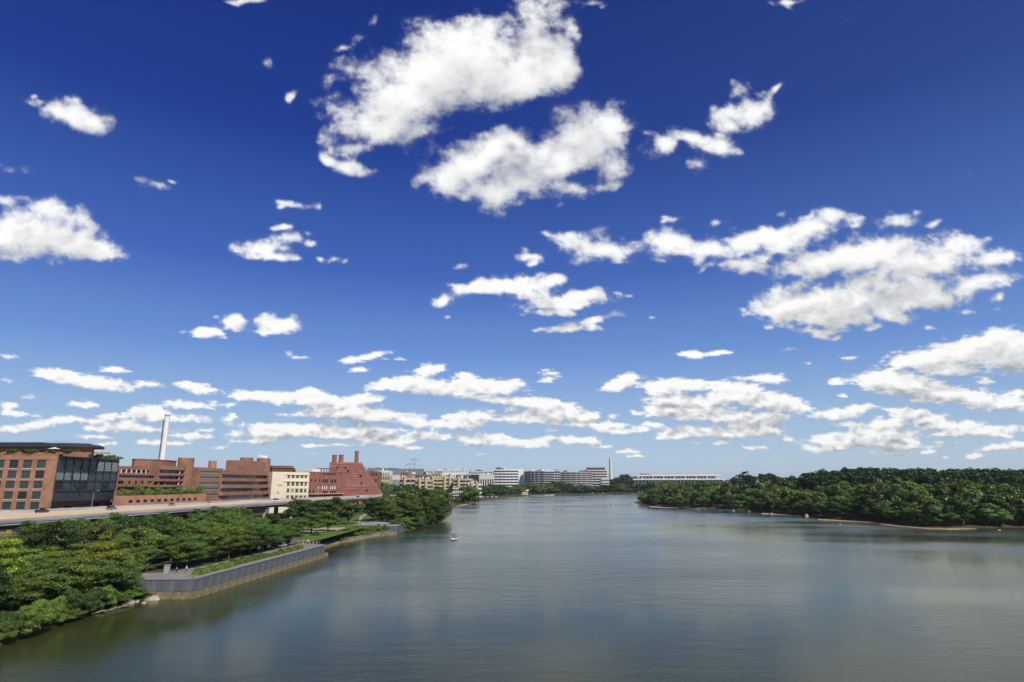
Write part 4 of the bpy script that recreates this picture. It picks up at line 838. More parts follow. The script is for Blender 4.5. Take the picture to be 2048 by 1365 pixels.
for i in range(59):
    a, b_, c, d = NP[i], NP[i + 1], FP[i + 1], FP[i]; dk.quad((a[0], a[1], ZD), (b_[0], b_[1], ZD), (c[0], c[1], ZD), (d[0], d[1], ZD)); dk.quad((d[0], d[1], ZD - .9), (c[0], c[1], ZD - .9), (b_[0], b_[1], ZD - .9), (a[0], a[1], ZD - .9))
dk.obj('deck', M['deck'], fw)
def strip(P, off, w_, z0, z1, nm, m, step=6):
    for i in range(0, len(P) - 1, step):
        q = P[i:i + step + 1]
        if len(q) < 2: continue
        mb = MB(); mb.sweep([(x, y, 0) for x, y in q], [(off, z0), (off + w_, z0), (off + w_, z1), (off, z1)]); mb.obj(nm, m, fw)
strip(NP, -.3, .45, ZD - .01, ZD + .55, 'near_barrier', M['barrier'])
strip(NP, -.12, .14, ZD + .68, ZD + .80, 'barrier_rail', M['chrome'])
strip(NP, .16, .30, ZD - .95, ZD - .15, 'deck_edge', M['barrier'])
strip(NP, .47, .2, ZD - .30, ZD - .1, 'edge_ledge', M['barrier'])
strip(NP, -1.2, .9, ZD - 2.3, ZD - .96, 'girder', M['girder'])
strip(NP, -14, .9, ZD - 2.2, ZD - .96, 'girder', M['girder'])
strip(FP, -.2, .4, ZD - .01, ZD + 1.1, 'far_barrier', M['barrier'])
strip(FP, 1.2, .9, ZD - 2.3, ZD - .96, 'girder', M['girder'])
for k in range(1, 60, 3):
    a = NP[k]; mb = MB(); mb.box(a[0] - .12, a[0] + .12, a[1] - .12, a[1] + .12, ZD + .54, ZD + .80); mb.obj('rail_post', M['chrome'], fw)
def lane(f0, z, nm, m, w_=.18, dash=None):
    for i in range(0, 59):
        if dash and i % 2: continue
        a, b_, c, d = NP[i], NP[i + 1], FP[i + 1], FP[i]; q = [(a[0] + (d[0] - a[0]) * f0, a[1] + (d[1] - a[1]) * f0), (b_[0] + (c[0] - b_[0]) * f0, b_[1] + (c[1] - b_[1]) * f0)]
        nm_ = MB(); nm_.quad((q[0][0] - w_, q[0][1], z), (q[0][0] + w_, q[0][1], z), (q[1][0] + w_, q[1][1], z), (q[1][0] - w_, q[1][1], z)); yield nm_
for f0, dsh in ((.06, None), (.28, 1), (.5, None), (.72, 1), (.94, None)):
    tot = MB()
    for q in lane(f0, ZD + .005, 'x', None, .12, dsh):
        n = len(tot.v); tot.v += q.v; tot.f += [tuple(n + i for i in f) for f in q.f]
    tot.obj('lane_line', M['white'], fw)
for k in range(2, 58, 3):
    for P, off in ((NP, -2.6), (NP, -13), (FP, 3)):
        x, y = P[k]; zg = hgt(x + off, y); mb = MB(); mb.box(x + off - .55, x + off + .55, y - .55, y + .55, zg - .5, ZD - 3.1); mb.obj('pier', M['concrete'] if off > -10 else M['girder'], fw)
    x, y = NP[k]; x2, y2 = FP[k]; mb = MB(); mb.box(x2 + 1, x - .8, y - .5, y + .5, ZD - 3.09, ZD - 2.31); mb.obj('cross_beam', M['girder'], fw)
# lamp posts
def lamp(x, y, z, h, label, arm=1.6):
    t = thing('street_lamp', label, 'street lamp', (x, y, z)); m_ = MB(); m_.tube((0, 0, 0), (0, 0, h), .13, .07, 8); m_.obj('pole', M['chrome'], t)
    m_ = MB(); m_.tube((0, 0, h - .1), (arm, 0, h + .5), .06, .05, 6); m_.obj('arm', M['chrome'], t); m_ = MB(); m_.box(arm - .1, arm + .8, -.2, .2, h + .4, h + .6); m_.obj('lamp_head', M['concrete'], t)
for i, k in enumerate((8, 13, 18, 24, 31, 39)):
    x, y = FP[k]; lamp(x + .1, y, ZD + 1.0, 6.5, 'slim grey street lamp on the far edge of the elevated road, %s from the left' % ordw(i))
# ------------------------------------------------------------------ vehicles
def car(kind, m, x, y, z, rz, label):
    t = thing({'sedan': 'sedan_car', 'suv': 'suv_car', 'pickup': 'pickup_truck', 'van': 'van'}[kind], label, {'pickup': 'pickup truck', 'van': 'van'}.get(kind, 'car'), (x, y, z), rz)
    L_ = {'sedan': 4.7, 'suv': 4.8, 'pickup': 5.6, 'van': 5.2}[kind]; w_ = .92; h = {'sedan': .78, 'suv': .95, 'pickup': .98, 'van': 1.0}[kind]; top = {'sedan': 1.45, 'suv': 1.75, 'pickup': 1.85, 'van': 2.1}[kind]
    prof = [(-L_ / 2, .35), (-L_ / 2 - .02, h * .8), (-L_ / 2 + .15, h), (L_ / 2 - 1.2, h), (L_ / 2 - .2, h * .86), (L_ / 2, h * .6), (L_ / 2 - .02, .35), (L_ / 2 - .4, .28), (-L_ / 2 + .4, .28)]
    mb = MB(); k = len(prof)
    for yy, s_ in ((-w_, .96), (-w_ + .08, 1.0), (w_ - .08, 1.0), (w_, .96)): mb.v += [(p[0] * s_, yy, .28 + (p[1] - .28) * s_) for p in prof]
    for r in range(3):
        for i in range(k): j = (i + 1) % k; mb.f.append((r * k + i, r * k + j, (r + 1) * k + j, (r + 1) * k + i))
    mb.f += [tuple(range(k)), tuple(range(4 * k - 1, 3 * k - 1, -1))]; mb.obj('body', m, t)
    c0, c1, t0, t1 = {'sedan': (-1.75, 1.05, -1.15, .35), 'suv': (-2.3, 1.2, -2.1, .55), 'pickup': (-.6, 1.35, -.35, .75), 'van': (-2.5, 1.9, -2.4, 1.0)}[kind]
    mb = MB(); mb.prism([(c0, -w_ + .06), (c1, -w_ + .06), (c1, w_ - .06), (c0, w_ - .06)], h + .003, top - .07, [(t0, -w_ + .2), (t1, -w_ + .2), (t1, w_ - .2), (t0, w_ - .2)]); mb.obj('windows', M['glass_dark'], t)
    mb = MB(); mb.box(t0 - .03, t1 + .03, -w_ + .18, w_ - .18, top - .068, top); mb.obj('roof', m, t)
    if kind == 'pickup':
        mb = MB(); mb.box(-2.7, -.65, -w_, -w_ + .1, h, h + .22); mb.box(-2.7, -.65, w_ - .1, w_, h, h + .22); mb.box(-2.8, -2.7, -w_, w_, h, h + .22); mb.obj('bed_sides', m, t)
    for sx in (-L_ / 2 + .85, L_ / 2 - .85):
        for sy in (-w_ - .01, w_ - .19):
            mb = MB(); mb.tube((sx, sy, .33), (sx, sy + .2, .33), .33, .33, 14); o = mb.obj('wheel', M['tyre'], t); mb = MB(); mb.tube((sx, sy - .01, .33), (sx, sy + .21, .33), .18, .18, 8); mb.obj('rim', M['chrome'], o)
    for sy in (-.75, .5): mb = MB(); mb.box(L_ / 2 - .06, L_ / 2 + .02, sy, sy + .25, h * .55, h * .75); mb.obj('headlight', M['lamp_glass'], t)
    for sy in (-.8, .6): mb = MB(); mb.box(-L_ / 2 - .04, -L_ / 2 + .04, sy, sy + .2, h * .6, h * .85); mb.obj('tail_light', M['carpaint_red'], t)
    return t
def roadcar(px, py, kind, m, label, back=False):
    x, y = G(px, py, ZD); rz = math.pi / 2 + (math.pi if back else 0)
    # follow the road
    i = min(range(59), key=lambda i: abs(NP[i][1] - y)); dx, dy = NP[i + 1][0] - NP[i][0], NP[i + 1][1] - NP[i][1]; rz = math.atan2(dy, dx) + (math.pi if back else 0)
    return car(kind, M[m], x, y, ZD + .005, rz, label)
roadcar(84, 1026, 'pickup', 'carpaint_black', 'black pickup truck on the elevated road, leftmost vehicle')
roadcar(223, 1020, 'suv', 'carpaint_blue', 'grey blue SUV on the elevated road before the dark treetop')
roadcar(344, 1012.5, 'sedan', 'carpaint_silver', 'silver car on the elevated road below the garden terrace')
roadcar(418, 1009, 'sedan', 'carpaint_white', 'white car on the elevated road below the teal window bay')
roadcar(551, 1003.5, 'van', 'carpaint_white', 'white van on the elevated road below the cream wall', True)
roadcar(588, 1001.5, 'suv', 'carpaint_blue', 'grey blue car on the elevated road below the cream building windows')
roadcar(716, 995.5, 'sedan', 'carpaint_black', 'small dark car on the road before the pyramid slope')

# ------------------------------------------------------------------ sea wall, terrace, park
WTOP = 4.35; WP = [(-96, 149.2), (-72.0, 150.0), (-66.5, 232.6), (-77, 237.5)]
sw = thing('sea_wall', 'blue grey panelled sea wall on an old tan stone base, jutting into the river', 'sea wall', (0, 0, 0))
def inset(P, d):
    out = []
    for i, p in enumerate(P):
        a = P[max(i - 1, 0)]; c = P[min(i + 1, len(P) - 1)]
        d1 = Vector((p[0] - a[0], p[1] - a[1])); d2 = Vector((c[0] - p[0], c[1] - p[1]))
        d1 = d1.normalized() if d1.length else d2.normalized(); d2 = d2.normalized() if d2.length else d1
        n1 = Vector((-d1.y, d1.x)); n2 = Vector((-d2.y, d2.x)); n = (n1 + n2).normalized(); k = d / max(n.dot(n1), .3); out.append((p[0] + n.x * k, p[1] + n.y * k))
    return out
for i in range(3):
    a, c = Vector(WP[i]), Vector(WP[i + 1]); L_ = (c - a).length; d = (c - a).normalized(); n = max(1, round(L_ / 4.0)); rz = math.atan2(d.y, d.x)
    for k in range(n):
        W = L_ / n; p = a + d * (W * k); mb = MB(); j = rnd.uniform(-.03, .03)
        mb.box(.03, W - .03, j, .7, 1.55, WTOP - .28); mb.obj('wall_panel', M['wallgrey'], sw, (p.x, p.y, 0), rz)
        mb = MB(); mb.box(.01, W - .01, -.16, .9, WTOP - .27, WTOP); mb.obj('coping', M['coping'], sw, (p.x, p.y, 0), rz)
        for q, (z0_, z1_) in enumerate(((-1.2, .42), (.45, 1.5))):
            sh = rnd.uniform(-.08, .10); o0 = (0, W * .5)[q % 2] * 0; mb = MB(); x1 = W * rnd.uniform(.4, .6)
            mb.box(.03, x1 - .03, -.42 + sh - q * -.06, .75, z0_, z1_ + rnd.uniform(-.05, .0)); mb.obj('stone_block', M['stone'], sw, (p.x, p.y, 0), rz)
            sh = rnd.uniform(-.08, .10); mb = MB(); mb.box(x1 + .03, W - .02, -.42 + sh + q * .06, .75, z0_, z1_ + rnd.uniform(-.06, .0)); mb.obj('stone_block', M['stone'], sw, (p.x, p.y, 0), rz)
    mb = MB(); mb.box(0, L_, .3, 1.2, -2, WTOP - .3); mb.obj('wall_backing', M['concrete'], sw, (a.x, a.y, 0), rz)
tr_ = MB(); tr_.prism([(-96, 150.2), (-72.9, 150.9), (-67.5, 232.2), (-76, 236.5), (-76.5, 232), (-80.5, 172), (-84, 160), (-99, 158), (-99, 150.2)], 4.0, WTOP - .04); o = tr_.obj('promenade', M['paving']); tag(o, None, None, kind='structure')
# terrace slabs that can be told apart near the corner
for i in range(4):
    for j in range(1):
        q = MB(); q.box(0, 3.9, 0, 3.9, 0, .03); o = q.obj('paving_slab', M['coping'] if (i + j) % 2 else M['paving'], None, (-92 + i * 4, 153 + j * 4, WTOP - .036)); o['kind'] = 'structure'
pl = thing('stone_plinth', 'narrow grey stone plinth on the terrace near the sea wall corner', 'plinth', (*G(333, 1147, WTOP), WTOP - .04)); q = MB(); q.box(-.5, .5, -.5, .5, .3, 1.9); q.obj('shaft', M['concrete'], pl); q = MB(); q.box(-.7, .7, -.7, .7, 0, .29); q.obj('base', M['coping'], pl); q = MB(); q.box(-.6, .6, -.6, .6, 1.901, 2.05); q.obj('cap', M['coping'], pl)
def hedge(name, pts, w_, h, leaf, label, z=WTOP - .04):
    g_ = np.random.RandomState(abs(hash(label)) % 9999 if False else len(label)); P = np.array(pts, float); seg = np.hypot(*np.diff(P, axis=0).T); n = int(seg.sum() * w_ * 80)
    t = g_.uniform(0, seg.sum(), n); cs = np.r_[0, np.cumsum(seg)]; x = np.interp(t, cs, P[:, 0]); y = np.interp(t, cs, P[:, 1]); bul = .8 + .25 * np.sin(t * 1.7) * np.sin(t * .63 + 1)
    a = g_.uniform(0, math.pi, n); rx = np.cos(a) * w_ / 2 * bul; rz_ = np.sin(a) * h * bul * g_.uniform(.75, 1.05, n); c = np.stack([x + rx, y, z + np.maximum(rz_, .1)], 1)
    nn = g_.normal(size=(n, 3)) + np.stack([np.cos(a), 0 * a, np.sin(a)], 1) * 1.5; nn /= np.linalg.norm(nn, axis=1)[:, None]; A_ = np.cross(nn, g_.normal(size=(n, 3))); A_ /= np.linalg.norm(A_, axis=1)[:, None]; B_ = np.cross(nn, A_); s = .2 * g_.uniform(.6, 1.3, n)[:, None]
    V = np.stack([c - A_ * s, c - B_ * s * .6, c + A_ * s, c + B_ * s * .6], 1).reshape(-1, 3); t_ = thing(name, label, 'hedge'); put(bpy.data.objects.new('foliage', npmesh('foliage', V, np.arange(4 * n).reshape(n, 4), LEAF[leaf])), t_)
    q = MB(); q.sweep([(p[0], p[1], z) for p in pts], [(-w_ * .38, 0), (w_ * .38, 0), (w_ * .3, h * .7), (-w_ * .3, h * .7)]); q.obj('inner_foliage', LEAF[leaf], t_)
hedge('hedge', [(-74.2, 155), (-73.0, 172)], 2.2, 1.5, 'fresh', 'thick fresh green hedge strip on the sea wall terrace, nearest the corner')
hedge('hedge', [(-73.6, 172.5), (-72.2, 191)], 2.4, 1.6, 'mid', 'middle green hedge strip along the sea wall terrace')
hedge('hedge', [(-72.0, 192), (-71.4, 200)], 2.0, 1.0, 'olive', 'low olive hedge strip between two green ones on the sea wall')
hedge('hedge', [(-71.2, 201), (-70.2, 218)], 2.2, 1.4, 'fresh', 'green hedge strip at the far end of the sea wall terrace')
rl = thing('terrace_railing', 'thin pale railing at the far end of the sea wall terrace', 'railing'); rp = [(-84, 236.5), (-77, 236.8), (-68, 232)]
for (a, c) in zip(rp[:-1], rp[1:]):
    L_ = math.hypot(c[0] - a[0], c[1] - a[1]); n = max(2, int(L_ / 1.6))
    for k in range(n): f = k / n; q = MB(); q.box(-.05, .05, -.05, .05, 0, 1.15); q.obj('post', M['offwhite'], rl, (a[0] + (c[0] - a[0]) * f, a[1] + (c[1] - a[1]) * f, WTOP - .04))
    for z_ in (.5, 1.1): q = MB(); q.tube((a[0], a[1], WTOP + z_), (c[0], c[1], WTOP + z_), .04, .04, 5); q.obj('rail', M['offwhite'], rl)
for i, (px, py, kd, m_, lb) in enumerate([(572, 1093, 'sedan', 'carpaint_white', 'white car parked under the last tree of the grove'), (590, 1089, 'suv', 'carpaint_blue', 'blue grey car parked beside the white one under the grove'), (543, 1098, 'sedan', 'carpaint_black', 'black car parked in the shade of the grove'), (525, 1102, 'suv', 'carpaint_black', 'dark SUV parked in shade, left of the black car')]):
    x, y = G(px, py, WTOP); car(kd, M[m_], x - 1.5, y, 4.22, math.pi / 2 * .95, lb)
# benches and people on the terrace
def person(x, y, z, rz, shirt, legs, label, seated=False):
    t = thing('person', label, 'person', (x, y, z), rz); vs = [(0, 0, .95), (0, 0, 1.2), (0, 0, 1.45), (0, 0, 1.54), (0, .01, 1.68), (.19, 0, 1.42), (.25, .02, 1.12), (.24, .1, .88), (-.19, 0, 1.42), (-.25, .02, 1.12), (-.24, .1, .88), (.1, 0, .9), (.11, .03, .48), (.11, 0, .08), (.11, .14, .04), (-.1, 0, .9), (-.11, -.03, .48), (-.11, -.05, .08), (-.11, .09, .04)]
    rad = [.14, .15, .16, .06, .105, .07, .05, .04, .07, .05, .04, .09, .065, .045, .035, .09, .065, .045, .035]; ed = [(0, 1), (1, 2), (2, 3), (3, 4), (2, 5), (5, 6), (6, 7), (2, 8), (8, 9), (9, 10), (0, 11), (11, 12), (12, 13), (13, 14), (0, 15), (15, 16), (16, 17), (17, 18)]
    key = 'body'
    if key not in PM:
        mb = MB()
        for a, c in ed: mb.tube(vs[a], vs[c], rad[a], rad[c], 8)
        me = mb.mesh('body', M['skin'], True); o = bpy.data.objects.new('tmp', me); C.objects.link(o); md = o.modifiers.new('r', 'REMESH'); md.mode = 'VOXEL'; md.voxel_size = .035; md.use_smooth_shade = True
        dg = bpy.context.evaluated_depsgraph_get(); PM[key] = bpy.data.meshes.new_from_object(o.evaluated_get(dg)); bpy.data.objects.remove(o)
        s_ = MB(); s_.tube((0, 0, .92), (0, 0, 1.2), .175, .18, 10); s_.tube((0, 0, 1.2), (0, 0, 1.47), .18, .13, 10); s_.tube((.17, 0, 1.44), (.25, .02, 1.15), .085, .07, 8); s_.tube((-.17, 0, 1.44), (-.25, .02, 1.15), .085, .07, 8); PM['shirt'] = s_
        s_ = MB(); s_.tube((.09, 0, .95), (.11, .03, .45), .115, .09, 8); s_.tube((-.09, 0, .95), (-.11, -.03, .45), .115, .09, 8); PM['trousers'] = s_
        s_ = MB(); s_.tube((0, -.015, 1.66), (0, -.02, 1.81), .115, .06, 10); PM['hair'] = s_
    b_ = bpy.data.objects.new('body', PM['body']); put(b_, t)
    PM['shirt'].obj('shirt', M[shirt], t); PM['trousers'].obj('trousers', M[legs], t); PM['hair'].obj('hair', M['bark'], t); return t
PM = {}
for i, (px, py, sh, lg, z_, lb) in enumerate([(352, 1150, 'cloth_navy', 'cloth_navy', WTOP - .04, 'person in dark clothes standing by the stone plinth'), (372, 1146, 'cloth_white', 'cloth_navy', WTOP - .04, 'person in a white shirt on the terrace by the plinth'), (607, 1090, 'cloth_navy', 'cloth_white', WTOP - .04, 'person in navy top and pale trousers near the far railing'), (616, 1089, 'cloth_white', 'cloth_navy', WTOP - .04, 'person in a white shirt near the far railing'), (673, 1062, 'cloth_white', 'cloth_navy', None, 'person in white on the park path beyond the wall'), (680, 1061, 'cloth_white', 'cloth_navy', None, 'person in white walking behind another on the park path'), (727, 1053, 'cloth_white', 'cloth_white', None, 'person all in white among the park shrubs')]):
    x, y = G(px, py, 4.2 if z_ is None else z_); person(x, y, hgt(x, y) if z_ is None else z_, rnd.uniform(0, 6), sh, lg, lb)
def sheet(name, pix, m, z, kind='structure'):
    q = MB(); n = len(pix); q.v = [(*G(px, py, z), z) for px, py in pix]; q.f = [tuple(range(n))[::-1]]; q.v = [tuple(v) for v in q.v]; o = q.obj(name, m); tag(o, None, None, kind=kind); return o
sheet('park_lawn', [(600, 1085), (640, 1080), (700, 1064), (742, 1052), (760, 1040), (745, 1030), (715, 1030), (690, 1044), (610, 1050)], M['lawn'], 4.215)
sheet('park_path', [(600, 1066), (640, 1065), (668, 1061), (690, 1057), (690, 1055), (660, 1056), (600, 1056)], M['path'], 4.225)
sheet('park_path', [(716, 1046), (722, 1044), (726, 1034), (735, 1028), (732, 1027), (719, 1034)], M['path'], 4.23)
sheet('shaded_lawn', [(270, 1150), (320, 1140), (335, 1120), (290, 1118), (262, 1128)], M['lawn'], 4.215)
# stone edging along the park shore: stones one by one
edge = [(-67.8, 238), (-76.6, 250), (-76.8, 266), (-76.6, 289), (-72.3, 305), (-69.3, 325), (-60.4, 338.5)]
ed_ = thing('stone_edging', 'line of tan stones edging the park shore beyond the sea wall', 'stone edging'); d = 0; k = 0
cs = np.r_[0, np.cumsum([math.hypot(b_[0] - a[0], b_[1] - a[1]) for a, b_ in zip(edge[:-1], edge[1:])])]
base_st = []
for v_ in range(4):
    q = MB(); r = random.Random(v_); w1 = r.uniform(.85, 1); pts = [(math.cos(a) * (1 + r.uniform(-.2, .2)), math.sin(a) * (.7 + r.uniform(-.15, .15))) for a in [i * math.pi / 4 for i in range(8)]]; q.prism(pts, -.6, .55, [(p[0] * .75, p[1] * .7) for p in pts]); base_st.append(q.mesh('stone', M['stone']))
while d < cs[-1] and k < 200:
    x = float(np.interp(d, cs, [p[0] for p in edge])); y = float(np.interp(d, cs, [p[1] for p in edge]))
    for row in range(2):
        o = put(bpy.data.objects.new('stone', base_st[k % 4]), ed_, (x - row * 1.3 + .3 + rnd.uniform(-.2, .2), y + rnd.uniform(-.4, .4), .35 + row * .55), rnd.uniform(0, 6)); o.scale = (rnd.uniform(.8, 1.25),) * 2 + (rnd.uniform(.7, 1.2),)
        k += 1
    d += 1.5
# overlook platform with its stone wharf
ov = thing('overlook_platform', 'grey stone overlook terrace with steps at the leafy point', 'platform')
OP = [(-84, 344), (-66, 339.5), (-60.5, 341), (-59.3, 360), (-66, 366), (-84, 368)]
q = MB(); q.prism(OP, -1.5, 3.9); q.obj('wall', M['wallgrey'], ov); q = MB(); q.prism([(p[0] + (.25 if p[0] > -70 else 0), p[1]) for p in OP], 3.901, 4.35); q.obj('coping', M['coping'], ov)
for s_ in range(3): q = MB(); q.prism([(-80 + s_, 347 + s_), (-68 - s_, 345 + s_), (-67 - s_, 356 - s_), (-80 + s_, 358 - s_)], 4.351 + s_ * .3, 4.645 + s_ * .3); q.obj('step', M['coping'] if s_ % 2 else M['concrete'], ov)
for k in range(7):
    q = MB(); q.box(0, 3.4, 0, 2.2, -1, 1.3 + rnd.uniform(-.1, .1)); q.obj('wharf_block', M['stone'], ov, (-62.5 + k * .15, 338.8 + k * 3.5, 0), math.pi / 2)
# near-bank rocks, driftwood
for i, (px, py, s_, lb) in enumerate([(303, 1200, 2.3, 'large pale boulder at the foot of the sea wall'), (258, 1207, 1.6, 'pale boulder left of the largest one at the waterline'), (272, 1204, 1.0, 'small pale rock between two boulders at the waterline'), (288, 1207, .8, 'smallest pale rock by the large boulder')]):
    x, y = G(px, py, 0); q = MB(); r = random.Random(i + 5); q.prism([(math.cos(a) * s_ * r.uniform(.8, 1.1), math.sin(a) * s_ * .7 * r.uniform(.8, 1.1)) for a in [k * math.pi / 5 for k in range(10)]], -1, s_ * .38, [(math.cos(a) * s_ * .6 * r.uniform(.8, 1.1), math.sin(a) * s_ * .45 * r.uniform(.8, 1.1)) for a in [k * math.pi / 5 for k in range(10)]]); o = q.obj('boulder', M['rock'], None, (x, y, 0)); tag(o, lb, 'rock')
def branch(px, py, L_, rz, label):
    x, y = G(px, py, .2); t = thing('driftwood', label, 'driftwood', (x, y, 0), rz); q = MB(); q.tube((0, 0, .1), (L_ * .5, .2, .45), .16, .12, 7); q.tube((L_ * .5, .2, .45), (L_, -.1, .25), .12, .05, 7); q.obj('trunk', M['wood'], t)
    for k in range(3): q = MB(); f = .3 + .2 * k; q.tube((L_ * f, .1, .3), (L_ * f + 1.2, (-1) ** k * 1.1, .9), .07, .02, 5); q.obj('twig', M['wood'], t)
branch(182, 1228, 4.5, .9, 'bare driftwood trunk at the water edge, lower left one'); branch(210, 1222, 6, 1.1, 'long bare driftwood trunk lying along the near bank'); branch(236, 1216, 4, 1.3, 'bare driftwood branch nearest the pale boulders')

# ------------------------------------------------------------------ far city
def far_block(name, label, px0, px1, ytop, Y, depth, m, z0=2.5, yaw=0.0, bands=0, slots_=0, bandm=None, glassm=None, gridn=None, group=None, roofbits=0, bulge=0.0, cat='building', wx=.6, Y1=None):
    A_ = (XZ(px0, 965, Y)[0], Y); B_ = (XZ(px1, 965, Y1 or Y)[0], Y1 or Y); b_ = Bld(name, label, cat, A_, B_, z0, group); zt_ = b_.uw((px0 + px1) / 2, ytop)[1]; L_ = b_.L
    def arc(off):
        return [(L_ * k / 8, -off - bulge * math.sin(math.pi * k / 8)) for k in range(9)]
    if bands:
        q = MB(); q.prism(arc(-.7) + [(L_ - .3, depth), (.3, depth)], 0, zt_ - .4); b_.part('glazed_core', q, glassm or M['glass_dark'])
        fh = zt_ / bands
        for k in range(bands):
            q = MB(); q.prism(arc(0) + [(L_ + .01 * k, depth + .1), (-.01 * k, depth + .1)], fh * (k + 1) - fh * wx, fh * (k + 1)); b_.part('balcony_band', q, bandm or m)
        for k in range(1, 6 if TN is not m else 3): q = MB(); u = L_ * k / (6 if TN is not m else 3); q.box(u - .25, u + .25, -.1 - bulge * math.sin(math.pi * k / 6), .71, 0, zt_ - .5); b_.part('fin', q, bandm or m)
    elif gridn:
        nx, ny = gridn; hs_ = []; W = L_ / nx; fh = zt_ / ny
        for j in range(ny):
            for i in range(nx): hs_.append((W * (i + .22), W * (i + .78), fh * (j + .28), fh * (j + .78)))
        b_.wall('wall', 0, L_, 0, zt_, 0, depth, hs_, m, .5)
        if nx * ny <= 40:
            for h_ in hs_: b_.window(h_, 0, glassm or M['glass_dark'], 1, 2, t=.42)
        else:
            q = MB(); q.box(.2, L_ - .2, .42, .5, fh * .2, zt_ - fh * .1); o = b_.part('window_glass', q, glassm or M['glass_dark']); o['kind'] = 'stuff'
        q = MB(); q.box(-.3, L_ + .3, -.35, -.01, zt_ - .5, zt_ + .3); b_.part('cornice', q, m)
    else:
        q = MB(); q.box(0, L_, 0, depth, 0, zt_); b_.part('wall', q, m)
        q = MB(); q.box(-.3, L_ + .3, -.3, depth + .3, zt_ + .002, zt_ + .8); b_.part('parapet', q, m)
    r = random.Random(px0 * 7)
    for k in range(roofbits):
        q = MB(); u = r.uniform(.05, .8) * L_; w1 = r.uniform(.06, .16) * L_; q.box(u, u + w1, 3, 8, zt_ + .9, zt_ + .9 + r.uniform(1.5, 4.5)); b_.part('roof_unit', q, r.choice((M['offwhite'], M['concrete'], M['roof_brown'], M['white'])))
    return b_
WH, OW, TN = M['white'], M['offwhite'], M['tan']
far_block('distant_hall', 'long low grey green roofed hall on the skyline, left of the cranes', 733, 790, 937, 2100, 60, M['roof_green'], roofbits=2)
far_block('distant_hall', 'long grey green roofed hall on the skyline, under the cranes', 778, 842, 938.5, 2000, 60, M['roof_green'])
far_block('distant_white_building', 'low white building on the skyline right of the pyramid slope', 748, 778, 942, 1500, 40, WH, gridn=(9, 3), roofbits=3)
far_block('brown_concrete_building', 'dark brown building just right of the pyramid slope', 735, 754, 943, 800, 25, M['brick_brown'], gridn=(4, 5), glassm=M['glass_dark'])
far_block('tan_low_building', 'low tan building with a flat roof behind the slope trees', 752, 778, 952, 1150, 30, TN, gridn=(8, 4))
far_block('columned_building', 'pale building with tall white columns behind the slope trees', 776, 801, 950.5, 1250, 30, OW, gridn=(9, 1))
far_block('orange_brick_building', 'narrow orange brick building with a pale gable behind the leafy point', 800, 816, 945, 1050, 20, M['brick_warm'], gridn=(4, 6), roofbits=1)
far_block('grey_roofed_row', 'low row with grey roofs behind the tan riverside complex', 815, 862, 950, 1200, 30, M['brick_brown'], gridn=(12, 4), roofbits=4)
far_block('tan_classical_building', 'tan classical building with a stepped top on the skyline', 862, 880, 947, 1300, 25, TN, gridn=(6, 6), roofbits=2)
far_block('white_windowed_block', 'wide white block with square windows on the skyline', 886, 934, 940, 1500, 40, WH, gridn=(10, 6), roofbits=3, glassm=M['glass_pale'])
far_block('long_white_roof', 'very distant long white roofed building on the skyline', 838, 905, 941, 2600, 60, OW, gridn=(20, 5), roofbits=5)
far_block('long_white_roof', 'very distant white roofed building behind the banded offices', 930, 992, 942.5, 2600, 60, OW, gridn=(18, 5), roofbits=6)
far_block('glass_office_block', 'dark glass office block behind the tan riverside complex', 912, 940, 949, 1350, 30, M['glass_pale'], bands=5, bandm=M['concrete'], wx=.3)
far_block('glass_office_block', 'dark glass office block left of the white framed building', 936, 957, 950, 1420, 30, M['steel_dark'], gridn=(7, 5), glassm=M['glass_dark'])
far_block('white_framed_building', 'grey building with tall white frames left of the banded offices', 955, 988, 950, 1450, 30, OW, gridn=(7, 1), glassm=M['glass_dark'], roofbits=2)
far_block('banded_office_building', 'bright white banded office building at the far river bend', 988, 1036, 939.5, 1560, 40, WH, bands=9, roofbits=5, bulge=5, wx=.42)
far_block('white_slab_tower', 'plain white slab tower between the banded building and dark curved block', 1037, 1047, 938, 1760, 20, WH)
far_block('curved_dark_block', 'dark curved residential block with thin white bands', 1047, 1087, 943, 1750, 40, OW, bands=10, roofbits=4, bulge=9, wx=.17, glassm=M['glass_purple'], Y1=1690)
far_block('curved_block_end', 'sunlit banded end of the curved residential complex, middle one', 1088, 1120, 941.5, 1720, 40, OW, bands=9, roofbits=4, wx=.32)
far_block('long_curved_block', 'long curved residential block with pale balcony bands near the obelisk', 1121, 1183, 944.5, 1760, 45, OW, bands=10, roofbits=6, bulge=12, wx=.24, glassm=M['glass_purple'])
far_block('tall_banded_tower', 'tall banded block with a brown roof screen left of the obelisk', 1172, 1214, 940.5, 1840, 40, OW, bands=9, roofbits=0, bulge=4, wx=.36)
q_ = far_block('brown_roof_screen_block', 'brown rooftop block above the tall banded block near the obelisk', 1175, 1211, 936, 1868, 20, M['roof_brown'])
far_block('low_banded_wing', 'low banded wing at the foot of the tall block by the obelisk', 1203, 1219, 957, 1780, 30, OW, bands=5, wx=.5)
